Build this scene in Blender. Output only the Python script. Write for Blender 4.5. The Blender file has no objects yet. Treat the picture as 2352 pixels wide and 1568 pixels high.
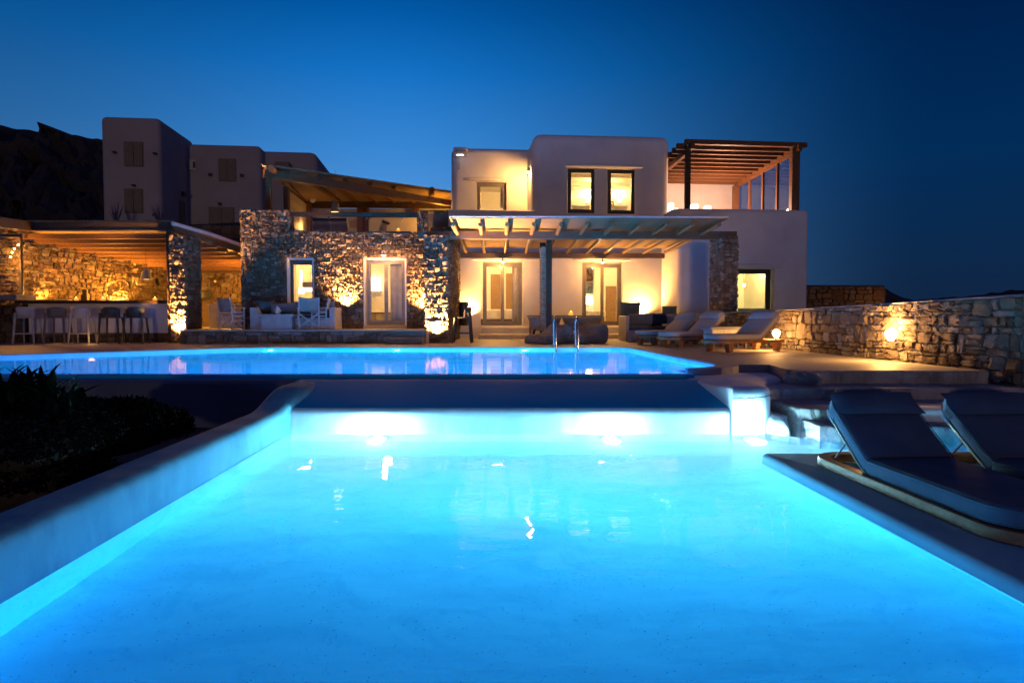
import bpy, bmesh, math, random
from mathutils import Vector, Matrix
from mathutils import noise
from mathutils.geometry import tessellate_polygon
import numpy as np
R=math.radians
scene=bpy.context.scene
COL=scene.collection
rnd=random.Random(7)
# ---------------------------------------------------------------- camera
F=1500.0; CX,CY=1176.0,784.0; HZ=725.0
PITCH=math.atan((CY-HZ)/F)
CAMZ=1.4
cam_d=bpy.data.cameras.new('camera'); cam=bpy.data.objects.new('camera',cam_d); COL.objects.link(cam)
cam_d.sensor_width=36; cam_d.lens=F/2352*36; cam_d.clip_end=3000; cam_d.clip_start=0.05
cam.location=(0,0,CAMZ); cam.rotation_euler=(math.pi/2-PITCH,0,0)
scene.camera=cam
def ray(x,y):
    xc=(x-CX)/F; yc=-(y-CY)/F
    return Vector((xc, math.cos(PITCH)+math.sin(PITCH)*yc, -math.sin(PITCH)+math.cos(PITCH)*yc))
def P(x,y,Y):                       # point on the sight line at depth Y
    d=ray(x,y); return Vector((0,0,CAMZ))+d*(Y/d.y)
def G(x,y,z):                       # point on the sight line at height z
    d=ray(x,y); return Vector((0,0,CAMZ))+d*((z-CAMZ)/d.z)
DK=0.62; TR=1.012                   # pool deck, raised stone terrace
# ---------------------------------------------------------------- node materials
def mat(name):
    m=bpy.data.materials.new(name); m.use_nodes=True; nt=m.node_tree; nt.nodes.clear()
    out=nt.nodes.new('ShaderNodeOutputMaterial'); return m,nt,out
def N(nt,t,**k):
    n=nt.nodes.new(t)
    for a,b in k.items():
        if a.startswith('_'): setattr(n,a[1:],b)
        else: n.inputs[a.replace('_',' ')].default_value=b
    return n
def L(nt,a,b): nt.links.new(a,b)
def ramp(nt,fac,stops):
    r=nt.nodes.new('ShaderNodeValToRGB'); L(nt,fac,r.inputs[0]); e=r.color_ramp.elements
    while len(e)<len(stops): e.new(0.5)
    for i,(p,c) in enumerate(stops):
        e[i].position=p; e[i].color=(*c,1) if len(c)==3 else c
    return r
def coords(nt,scale=(1,1,1)):
    g=N(nt,'ShaderNodeNewGeometry'); mp=N(nt,'ShaderNodeMapping'); mp.inputs['Scale'].default_value=scale
    L(nt,g.outputs['Position'],mp.inputs[0]); return mp.outputs[0]
def rough_mat(name,c1,c2,scale=4,bump=.3,bscale=30,rough=.85,stretch=(1,1,1),dist=.01,spec=.3,c3=None,sscale=None):
    m,nt,out=mat(name); p=N(nt,'ShaderNodeBsdfPrincipled',Roughness=rough); p.inputs['Specular IOR Level'].default_value=spec
    co=coords(nt,stretch)
    n1=N(nt,'ShaderNodeTexNoise',Scale=scale,Detail=6,Roughness=.6); L(nt,co,n1.inputs['Vector'])
    st=[(.3,c1),(.7,c2)]
    if c3: st=[(.25,c1),(.5,c2),(.75,c3)]
    r=ramp(nt,n1.outputs['Fac'],st); L(nt,r.outputs[0],p.inputs['Base Color'])
    n2=N(nt,'ShaderNodeTexNoise',Scale=bscale,Detail=5,Roughness=.65); L(nt,co,n2.inputs['Vector'])
    b=N(nt,'ShaderNodeBump',Strength=bump,Distance=dist); L(nt,n2.outputs['Fac'],b.inputs['Height'])
    if sscale:
        n3=N(nt,'ShaderNodeTexNoise',Scale=sscale,Detail=2); L(nt,co,n3.inputs['Vector'])
        b2=N(nt,'ShaderNodeBump',Strength=bump,Distance=dist*6); L(nt,n3.outputs['Fac'],b2.inputs['Height'])
        L(nt,b.outputs[0],b2.inputs['Normal']); b=b2
    L(nt,b.outputs[0],p.inputs['Normal']); L(nt,p.outputs[0],out.inputs[0]); return m
def plain(name,c,rough=.6,metal=0,spec=.4):
    m,nt,out=mat(name); p=N(nt,'ShaderNodeBsdfPrincipled',Roughness=rough,Metallic=metal); p.inputs['Specular IOR Level'].default_value=spec
    n=N(nt,'ShaderNodeTexNoise',Scale=6,Detail=4); L(nt,coords(nt),n.inputs['Vector'])
    r=ramp(nt,n.outputs['Fac'],[(.3,tuple(x*.85 for x in c)),(.7,tuple(min(1,x*1.1) for x in c))])
    L(nt,r.outputs[0],p.inputs['Base Color']); L(nt,p.outputs[0],out.inputs[0]); return m
def emit(name,c,s):
    m,nt,out=mat(name); e=N(nt,'ShaderNodeEmission',Strength=s); e.inputs[0].default_value=(*c,1); L(nt,e.outputs[0],out.inputs[0]); return m
def stone_mat(name,cols,bump=.6,bs=22):
    m,nt,out=mat(name); p=N(nt,'ShaderNodeBsdfPrincipled',Roughness=.85); p.inputs['Specular IOR Level'].default_value=.2
    a=N(nt,'ShaderNodeAttribute'); a.attribute_name='tone'
    r=ramp(nt,a.outputs['Fac'],cols)
    co=coords(nt)
    n1=N(nt,'ShaderNodeTexNoise',Scale=9,Detail=8,Roughness=.7); L(nt,co,n1.inputs['Vector'])
    r1=ramp(nt,n1.outputs['Fac'],[(.3,(.72,.68,.64)),(.7,(1.15,1.1,1.05))])
    mx=N(nt,'ShaderNodeMix'); mx.data_type='RGBA'; mx.blend_type='MULTIPLY'; mx.inputs[0].default_value=1
    L(nt,r.outputs[0],mx.inputs[6]); L(nt,r1.outputs[0],mx.inputs[7]); L(nt,mx.outputs[2],p.inputs['Base Color'])
    n2=N(nt,'ShaderNodeTexNoise',Scale=bs,Detail=9,Roughness=.72); L(nt,co,n2.inputs['Vector'])
    v=N(nt,'ShaderNodeTexVoronoi',Scale=11); L(nt,co,v.inputs['Vector'])
    ad=N(nt,'ShaderNodeMath',_operation='ADD'); L(nt,n2.outputs['Fac'],ad.inputs[0])
    ml=N(nt,'ShaderNodeMath',_operation='MULTIPLY'); L(nt,v.outputs['Distance'],ml.inputs[0]); ml.inputs[1].default_value=.35; L(nt,ml.outputs[0],ad.inputs[1])
    b=N(nt,'ShaderNodeBump',Strength=bump,Distance=.07); L(nt,ad.outputs[0],b.inputs['Height']); L(nt,b.outputs[0],p.inputs['Normal'])
    L(nt,p.outputs[0],out.inputs[0]); return m
def wood_mat(name,c1,c2,axis=0,rough=.55):
    m,nt,out=mat(name); p=N(nt,'ShaderNodeBsdfPrincipled',Roughness=rough); p.inputs['Specular IOR Level'].default_value=.18
    s=[14,14,14]; s[axis]=1.2
    co=coords(nt,tuple(s)); n=N(nt,'ShaderNodeTexNoise',Scale=1.6,Detail=8,Roughness=.65,Distortion=.4); L(nt,co,n.inputs['Vector'])
    r=ramp(nt,n.outputs['Fac'],[(.3,c1),(.7,c2)]); L(nt,r.outputs[0],p.inputs['Base Color'])
    b=N(nt,'ShaderNodeBump',Strength=.35,Distance=.01); L(nt,n.outputs['Fac'],b.inputs['Height']); L(nt,b.outputs[0],p.inputs['Normal'])
    L(nt,p.outputs[0],out.inputs[0]); return m
def glass_mat(name,tint=(1,1,1),base=.04,rough=0.0,boost=1.0):
    m,nt,out=mat(name); t=N(nt,'ShaderNodeBsdfTransparent'); t.inputs[0].default_value=(*tint,1)
    g=N(nt,'ShaderNodeBsdfGlossy',Roughness=rough); lw=N(nt,'ShaderNodeLayerWeight',Blend=.5); pw=N(nt,'ShaderNodeMath',_operation='POWER'); L(nt,lw.outputs['Facing'],pw.inputs[0]); pw.inputs[1].default_value=3.5; fr=N(nt,'ShaderNodeMath',_operation='MULTIPLY_ADD'); L(nt,pw.outputs[0],fr.inputs[0]); fr.inputs[1].default_value=.55; fr.inputs[2].default_value=base
    mx=N(nt,'ShaderNodeMixShader'); L(nt,fr.outputs[0],mx.inputs[0]); L(nt,t.outputs[0],mx.inputs[1]); L(nt,g.outputs[0],mx.inputs[2]); L(nt,mx.outputs[0],out.inputs[0]); return m
def water_mat(name,vcol,dens,wscale,wdist,rough,stretch=(1,1,1)):
    m,nt,out=mat(name); g=N(nt,'ShaderNodeBsdfGlass',Roughness=rough,IOR=1.33); co=coords(nt,stretch)
    n=N(nt,'ShaderNodeTexNoise',Scale=wscale,Detail=3); L(nt,co,n.inputs['Vector'])
    b=N(nt,'ShaderNodeBump',Strength=1,Distance=wdist); L(nt,n.outputs['Fac'],b.inputs['Height']); L(nt,b.outputs[0],g.inputs['Normal']); L(nt,g.outputs[0],out.inputs[0])
    v=N(nt,'ShaderNodeVolumeAbsorption',Density=dens); v.inputs[0].default_value=(*vcol,1); L(nt,v.outputs[0],out.inputs['Volume']); return m
def dotted_mat(name,bg,fg,sc=24):
    m,nt,out=mat(name); p=N(nt,'ShaderNodeBsdfPrincipled',Roughness=.9)
    tc=N(nt,'ShaderNodeTexCoord'); mp=N(nt,'ShaderNodeMapping'); mp.inputs['Rotation'].default_value=(0,R(45),0); mp.inputs['Scale'].default_value=(sc,.01,sc); L(nt,tc.outputs['Object'],mp.inputs[0])
    v=N(nt,'ShaderNodeTexVoronoi',Scale=1,Randomness=0); L(nt,mp.outputs[0],v.inputs['Vector'])
    r=ramp(nt,v.outputs['Distance'],[(.33,fg),(.37,bg)]); L(nt,r.outputs[0],p.inputs['Base Color']); L(nt,p.outputs[0],out.inputs[0]); return m
M={}
M['plaster']=rough_mat('white_plaster',(.62,.60,.57),(.74,.72,.69),1.3,.25,14,.9,sscale=1.2,dist=.012)
M['plaster2']=rough_mat('aged_plaster',(.5,.48,.46),(.64,.62,.6),2.5,.5,9,.9,sscale=2.5,dist=.02)
M['deck']=rough_mat('screed_deck',(.28,.25,.22),(.38,.34,.30),1.5,.25,18,.6,c3=(.33,.3,.27),sscale=2)
M['terr']=rough_mat('terrace_screed',(.35,.31,.27),(.45,.4,.35),2,.25,20,.6)
M['poolpl']=rough_mat('pool_plaster',(.40,.62,.60),(.66,.78,.78),1.9,.35,16,.75,c3=(.80,.86,.88),sscale=3,stretch=(1,1,.35))
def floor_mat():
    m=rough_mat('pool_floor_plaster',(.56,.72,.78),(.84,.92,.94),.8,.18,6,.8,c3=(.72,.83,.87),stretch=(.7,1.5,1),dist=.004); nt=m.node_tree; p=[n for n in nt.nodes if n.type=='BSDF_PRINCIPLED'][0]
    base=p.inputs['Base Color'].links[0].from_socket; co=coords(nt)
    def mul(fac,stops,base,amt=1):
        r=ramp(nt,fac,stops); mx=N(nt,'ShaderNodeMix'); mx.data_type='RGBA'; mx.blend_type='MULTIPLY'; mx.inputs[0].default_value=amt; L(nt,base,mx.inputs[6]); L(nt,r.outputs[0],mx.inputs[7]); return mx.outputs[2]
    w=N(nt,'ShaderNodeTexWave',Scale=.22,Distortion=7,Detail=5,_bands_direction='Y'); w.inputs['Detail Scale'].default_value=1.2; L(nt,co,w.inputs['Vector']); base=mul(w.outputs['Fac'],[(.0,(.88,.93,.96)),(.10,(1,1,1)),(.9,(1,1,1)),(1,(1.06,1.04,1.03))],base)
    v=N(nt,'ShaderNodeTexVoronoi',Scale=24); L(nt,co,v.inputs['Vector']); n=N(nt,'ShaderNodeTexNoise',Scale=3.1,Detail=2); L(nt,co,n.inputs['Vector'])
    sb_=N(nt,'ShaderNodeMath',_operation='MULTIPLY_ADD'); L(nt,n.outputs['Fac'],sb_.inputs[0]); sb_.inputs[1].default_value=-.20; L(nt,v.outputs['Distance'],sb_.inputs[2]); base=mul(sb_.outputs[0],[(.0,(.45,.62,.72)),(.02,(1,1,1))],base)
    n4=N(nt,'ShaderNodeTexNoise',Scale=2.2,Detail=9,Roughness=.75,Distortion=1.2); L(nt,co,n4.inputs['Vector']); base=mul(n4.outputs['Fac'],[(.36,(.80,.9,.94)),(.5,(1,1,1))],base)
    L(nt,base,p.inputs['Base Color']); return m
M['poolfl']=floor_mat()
M['plat']=rough_mat('platform_plaster',(.12,.30,.38),(.18,.38,.47),1.3,.25,12,.8,sscale=3)  # base colour kept blue to carry the pool's light spill
M['lwall']=rough_mat('basin_plaster',(.035,.20,.29),(.12,.36,.46),1.6,.5,9,.8,c3=(.07,.28,.38),sscale=3,stretch=(1,1,.5))  # blue of the pool light put into the base colour
M['ramp']=rough_mat('wet_weir_glow_plaster',(.008,.34,.60),(.015,.42,.70),1.2,.2,6,.65,stretch=(.3,1,1),spec=.12)  # pool's blue glow put into the wet plaster's base colour
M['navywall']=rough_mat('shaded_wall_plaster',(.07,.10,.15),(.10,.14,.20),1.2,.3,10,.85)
M['stone']=stone_mat('rubble_stone',[(0,(.10,.065,.042)),(.3,(.16,.105,.07)),(.5,(.135,.10,.078)),(.7,(.20,.145,.10)),(.85,(.155,.13,.11)),(1,(.25,.205,.165))],.8)
M['stone2']=stone_mat('wall_stone',[(0,(.14,.105,.08)),(.4,(.22,.18,.145)),(.7,(.27,.235,.205)),(1,(.38,.345,.31))],.6,26)
M['mortar']=rough_mat('dark_mortar',(.065,.048,.036),(.11,.085,.068),6,.6,30,.95)
M['mortar2']=rough_mat('light_mortar',(.12,.10,.085),(.2,.17,.145),6,.6,30,.95)
M['cap']=rough_mat('lime_cap',(.6,.6,.6),(.75,.75,.75),4,.3,30,.9)
M['dwood']=wood_mat('dark_timber',(.025,.014,.010),(.06,.035,.024),0)
M['rwood']=wood_mat('red_timber',(.075,.034,.016),(.145,.07,.034),1)
M['pole']=wood_mat('peeled_pole',(.13,.08,.045),(.22,.145,.08),1)
M['beam']=wood_mat('beam_timber',(.07,.048,.035),(.13,.09,.06),0)
M['teak']=wood_mat('teak',(.20,.09,.04),(.36,.18,.08),0,.35)
M['reed']=rough_mat('reed_mat',(.13,.085,.045),(.30,.21,.12),1,.8,3,.9,stretch=(2,60,30))
M['frame']=plain('taupe_frame',(.17,.145,.12),.4)
M['dframe']=plain('charcoal_frame',(.035,.03,.03),.4)
M['shut']=plain('beige_shutter',(.20,.165,.12),.7)
M['glass']=glass_mat('window_glass')
M['tglass']=glass_mat('terrace_glass')
M['steel']=plain('polished_steel',(.6,.6,.62),.12,1)
M['black']=plain('black_metal',(.015,.015,.017),.4)
M['white']=plain('white_paint',(.46,.44,.42),.5)
M['wicker']=rough_mat('white_wicker',(.35,.34,.32),(.7,.68,.65),30,.8,60,.7)
M['taupe']=plain('taupe_plastic',(.16,.13,.10),.5)
M['charc']=plain('charcoal_plastic',(.04,.036,.034),.5)
M['canvas']=plain('grey_canvas',(.25,.235,.23),.9)
M['greyf']=rough_mat('grey_fabric',(.045,.072,.115),(.075,.105,.155),3,.4,90,.95,dist=.004,sscale=4)
M['beigef']=rough_mat('beige_fabric',(.36,.345,.33),(.44,.42,.40),3,.3,120,.95,dist=.002,sscale=5)
M['navyf']=plain('navy_fabric',(.02,.025,.05),.95)
M['bag']=rough_mat('bean_bag_fabric',(.12,.115,.12),(.19,.18,.18),3,.7,9,.95,sscale=4,dist=.03)
M['dots']=dotted_mat('dotted_fabric',(.02,.022,.05),(.5,.48,.46))
M['throw']=plain('green_throw',(.10,.12,.10),1)
M['curtain']=plain('curtain_cloth',(.42,.40,.38),.9)
M['shell']=plain('seashell',(.5,.45,.4),.6)
M['wickerb']=plain('willow',(.30,.16,.06),.7)
M['rope']=rough_mat('rope',(.4,.32,.2),(.62,.52,.36),8,.6,40,.9)
M['sheet']=plain('bed_linen',(.7,.68,.64),.9)
M['mount']=plain('picture_mount',(.55,.38,.2),.8)
M['paper']=plain('drawing_paper',(.75,.7,.6),.8)
M['ink']=plain('navy_ink',(.02,.02,.08),.6)
M['book']=plain('book_cover',(.1,.14,.16),.7)
M['vase']=plain('earthen_vase',(.22,.13,.06),.6)
M['shadeshrub']=plain('shadow_toned_shrub',(.13,.125,.17),.9)  # bluish grey base colour makes the stems read as faint shadows
M['leaf']=plain('dark_leaf',(.006,.009,.004),.8,0,.03)
M['shrub']=rough_mat('shrub_leaf',(.004,.003,.0025),(.010,.007,.006),8,.2,20,.95,spec=0)
M['soil']=rough_mat('soil',(.04,.035,.03),(.08,.065,.05),3,.6,20,.95)
M['rock']=rough_mat('hill_rock',(.022,.019,.018),(.05,.042,.037),.12,1,.6,.95,dist=.6,sscale=.15)
M['npl']=rough_mat('neighbour_plaster',(.33,.30,.29),(.39,.355,.34),.6,.2,4,.9)
M['bulb']=emit('warm_bulb',(1,.62,.22),40)
M['bulb2']=emit('soft_lamp_glass',(1,.72,.35),9)
M['cand']=emit('candle_flame',(1,.5,.12),14)
M['candg']=emit('candle_glass_glow',(1,.33,.04),1.5)
M['lant']=emit('lantern_glow',(1,.78,.55),5)
M['pshade']=emit('lamp_mouth',(1,.6,.15),8)
M['led']=emit('led_white',(.6,.85,1),6)
M['ledg']=emit('led_green',(.1,1,.1),4)
M['ledr']=emit('led_red',(1,.1,.05),4)
M['pled']=emit('pool_lamp_lens',(.45,.8,1),30)
M['wlow']=water_mat('pool_water_low',(.0,.80,.975),.90,2.4,.0045,0,(1,1.6,1))
M['wup']=water_mat('pool_water_high',(.0,.78,.95),.3,4.0,.0022,.0,(.25,1,1))
M['gutter']=water_mat('gutter_water',(.0,.5,.9),.5,2.2,.002,.02,(1,.35,1))
# ---------------------------------------------------------------- object helpers
def root(name,label,cat,loc=(0,0,0),rz=0,group=None):
    o=bpy.data.objects.new(name,None); COL.objects.link(o); o.location=loc; o.rotation_euler=(0,0,rz); o.empty_display_size=.1
    o['label']=label; o['category']=cat
    if group: o['group']=group
    return o
def tag(o,label,cat,group=None):
    o['label']=label; o['category']=cat
    if group: o['group']=group
    return o
def obj(name,bm,m,parent=None,world=False,smooth=None,kind=None):
    """link a bmesh as one object; world=True: its vertices are world coordinates although it has an (unrotated) parent"""
    if isinstance(bm,bmesh.types.BMesh):
        me=bpy.data.meshes.new(name); bm.normal_update(); bm.to_mesh(me); bm.free()
    else: me=bm
    o=bpy.data.objects.new(name,me); COL.objects.link(o)
    if m: me.materials.clear(); me.materials.append(M[m] if isinstance(m,str) else m)
    if parent:
        o.parent=parent
        if world:
            off=Vector(parent.location); p=parent
            while p.parent: p=p.parent; off+=Vector(p.location)
            o.location=-off
    if smooth is not None:
        for f in me.polygons: f.use_smooth=True
        me.set_sharp_from_angle(angle=R(smooth))
    if kind: o['kind']=kind
    return o
def light(name,kind,loc,power,color,parent=None,size=.05,rot=None,spot=None,blend=.5,world=True,sy=None):
    d=bpy.data.lights.new(name,kind); d.energy=power; d.color=color
    if kind=='AREA':
        d.size=size
        if sy: d.shape='RECTANGLE'; d.size_y=sy
    else: d.shadow_soft_size=size
    if spot: d.spot_size=R(spot); d.spot_blend=blend
    o=bpy.data.objects.new(name,d); COL.objects.link(o); o.location=loc
    if parent:
        o.parent=parent
        if world: o.location=Vector(loc)-Vector(parent.location)
    if rot is not None: o.rotation_euler=Vector(rot).to_track_quat('-Z','Y').to_euler()
    return o
def B(): return bmesh.new()
def box(bm,x0,x1,y0,y1,z0,z1,mt=None):
    vs=[bm.verts.new((x,y,z)) for z in (z0,z1) for x,y in ((x0,y0),(x1,y0),(x1,y1),(x0,y1))]
    if mt: 
        for v in vs: v.co=mt@v.co
    fs=[bm.faces.new([vs[i] for i in q]) for q in ((3,2,1,0),(4,5,6,7),(0,1,5,4),(1,2,6,5),(2,3,7,6),(3,0,4,7))]
    return fs
def prism(bm,pts,z0,z1,bev=0,seg=3,mt=None,topz=None,vert=True):
    """extruded polygon; pts ccw; z1 may be a list per point; bev rounds the top and vertical edges"""
    n=len(pts); zt=z1 if isinstance(z1,(list,tuple)) else [z1]*n
    b=[bm.verts.new((p[0],p[1],z0)) for p in pts]; t=[bm.verts.new((p[0],p[1],zt[i])) for i,p in enumerate(pts)]
    fs=[bm.faces.new(b[::-1]),bm.faces.new(t)]+[bm.faces.new((b[i],b[(i+1)%n],t[(i+1)%n],t[i])) for i in range(n)]
    bmesh.ops.recalc_face_normals(bm,faces=fs)
    if bev:
        ed=[e for e in fs[1].edges]
        if bev and topz=='both': ed+=[e for e in fs[0].edges]
        bmesh.ops.bevel(bm,geom=ed,offset=bev,segments=seg,profile=.5,affect='EDGES')
    if mt:
        for v in bm.verts: pass
    return fs
def bevbox(bm,x0,x1,y0,y1,z0,z1,bev=.02,seg=2,mt=None,edges='all'):
    tmp=bmesh.new(); box(tmp,x0,x1,y0,y1,z0,z1)
    ed=list(tmp.edges)
    if edges=='top': ed=[e for e in tmp.edges if max(v.co.z for v in e.verts)>z1-1e-6]
    if edges=='topv': ed=[e for e in tmp.edges if max(v.co.z for v in e.verts)>z1-1e-6]
    bmesh.ops.bevel(tmp,geom=ed,offset=bev,segments=seg,profile=.5,affect='EDGES')
    merge(bm,tmp,mt)
def merge(bm,tmp,mt=None):
    if mt: bmesh.ops.transform(tmp,matrix=mt,verts=tmp.verts)
    me=bpy.data.meshes.new('t'); tmp.to_mesh(me); tmp.free(); bm.from_mesh(me); bpy.data.meshes.remove(me)
def tube(bm,pts,r,n=8,cap=True,closed=False):
    pts=[Vector(p) for p in pts]; rs=r if isinstance(r,(list,tuple)) else [r]*len(pts); rings=[]
    up=Vector((0,0,1)); m=len(pts)
    for i,p in enumerate(pts):
        a=pts[i-1] if (i>0 or closed) else p; b=pts[(i+1)%m] if (i<m-1 or closed) else p
        t=(b-a).normalized(); s=t.cross(up)
        if s.length<.05: s=t.cross(Vector((1,0,0)))
        s.normalize(); u=s.cross(t)
        rings.append([bm.verts.new(p+(s*math.cos(2*math.pi*k/n)+u*math.sin(2*math.pi*k/n))*rs[i]) for k in range(n)])
    for i in range(m-1 if not closed else m):
        A,C=rings[i],rings[(i+1)%m]
        for k in range(n): bm.faces.new((A[k],A[(k+1)%n],C[(k+1)%n],C[k]))
    if cap and not closed: bm.faces.new(rings[0][::-1]); bm.faces.new(rings[-1])
def lathe(bm,prof,c=(0,0,0),n=16,caps=True):
    c=Vector(c); rings=[[bm.verts.new(c+Vector((r*math.cos(2*math.pi*k/n),r*math.sin(2*math.pi*k/n),z))) for k in range(n)] for r,z in prof]
    for A,C in zip(rings,rings[1:]):
        for k in range(n): bm.faces.new((A[k],A[(k+1)%n],C[(k+1)%n],C[k]))
    if caps: bm.faces.new(rings[0][::-1]); bm.faces.new(rings[-1])
def bar(bm,a,b,w,h=None,w2=None,h2=None):
    """a timber from a to b, w wide (sideways) and h high, tapering to w2,h2"""
    a,b=Vector(a),Vector(b); h=h or w; w2=w2 or w; h2=h2 or h; t=(b-a).normalized(); s=t.cross(Vector((0,0,1)))
    if s.length<.05: s=Vector((1,0,0))
    s.normalize(); u=s.cross(t)
    vs=[]
    for p,ww,hh in ((a,w,h),(b,w2,h2)):
        vs+=[bm.verts.new(p+s*x*ww/2+u*y*hh/2) for x,y in ((-1,-1),(1,-1),(1,1),(-1,1))]
    for q in ((3,2,1,0),(4,5,6,7),(0,1,5,4),(1,2,6,5),(2,3,7,6),(3,0,4,7)): bm.faces.new([vs[i] for i in q])
def sheet(bm,f,nu,nv):
    g=[[bm.verts.new(f(i/nu,j/nv)) for j in range(nv+1)] for i in range(nu+1)]
    for i in range(nu):
        for j in range(nv): bm.faces.new((g[i][j],g[i+1][j],g[i+1][j+1],g[i][j+1]))
    return g
def extrude_profile(bm,prof,x0,x1):
    """closed (y,z) profile swept along x"""
    a=[bm.verts.new((x0,y,z)) for y,z in prof]; b=[bm.verts.new((x1,y,z)) for y,z in prof]; n=len(prof)
    for i in range(n): bm.faces.new((a[i],a[(i+1)%n],b[(i+1)%n],b[i]))
    bm.faces.new(a[::-1]); bm.faces.new(b); bmesh.ops.recalc_face_normals(bm,faces=bm.faces)
def carve(o,cutters):
    """subtract closed bmeshes (world coordinates) from a world-coordinate object"""
    tmp=[]
    for c in cutters:
        bmesh.ops.recalc_face_normals(c,faces=c.faces)
        me=bpy.data.meshes.new('c'); c.to_mesh(me); c.free(); k=bpy.data.objects.new('cut',me); COL.objects.link(k); tmp.append(k)
        k.location=o.matrix_world.translation if False else (0,0,0)
        md=o.modifiers.new('b','BOOLEAN'); md.operation='DIFFERENCE'; md.solver='EXACT'; md.object=k
    bpy.context.view_layer.update(); dg=bpy.context.evaluated_depsgraph_get()
    me=bpy.data.meshes.new_from_object(o.evaluated_get(dg)); o.modifiers.clear(); old=o.data; o.data=me; bpy.data.meshes.remove(old)
    for k in tmp: m=k.data; bpy.data.objects.remove(k); bpy.data.meshes.remove(m)
    for f in me.polygons: f.use_smooth=True
    me.set_sharp_from_angle(angle=R(32))
# ---------------------------------------------------------------- wall frames and rubble stone
class Fr:
    """a vertical plane: origin o, u along it, n = outward normal (towards the viewer side), w = into the wall"""
    def __init__(s,o,yaw):
        s.o=Vector((o[0],o[1],0)); s.u=Vector((math.cos(yaw),math.sin(yaw),0)); s.w=Vector((-math.sin(yaw),math.cos(yaw),0)); s.n=-s.w
    def p(s,u,v,z): return s.o+s.u*u+s.w*v+Vector((0,0,z))
    def hit(s,x,y,v=0):
        d=ray(x,y); q=s.o+s.w*v; c=Vector((0,0,CAMZ)); t=(q-c).dot(s.w)/d.dot(s.w); h=c+d*t; return ((h-s.o).dot(s.u),h.z)
    def box(s,bm,u0,u1,v0,v1,z0,z1,**k):
        mt=Matrix((( s.u.x,s.w.x,0,s.o.x),(s.u.y,s.w.y,0,s.o.y),(0,0,1,0),(0,0,0,1)))
        return box(bm,u0,u1,v0,v1,z0,z1,mt=mt)
    def mt(s): return Matrix(((s.u.x,s.w.x,0,s.o.x),(s.u.y,s.w.y,0,s.o.y),(0,0,1,0),(0,0,0,1)))
def fr2(p0,p1):
    d=Vector((p1[0]-p0[0],p1[1]-p0[1],0)); return Fr(p0,math.atan2(d.y,d.x)), d.length
def clip(poly,a,b,c):
    """keep a*x+b*y<=c"""
    out=[]; n=len(poly)
    for i in range(n):
        p,q=poly[i],poly[(i+1)%n]; dp=a*p[0]+b*p[1]-c; dq=a*q[0]+b*q[1]-c
        if dp<=0: out.append(p)
        if (dp<0<dq) or (dq<0<dp):
            t=dp/(dp-dq); out.append((p[0]+(q[0]-p[0])*t,p[1]+(q[1]-p[1])*t))
    return out
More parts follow.
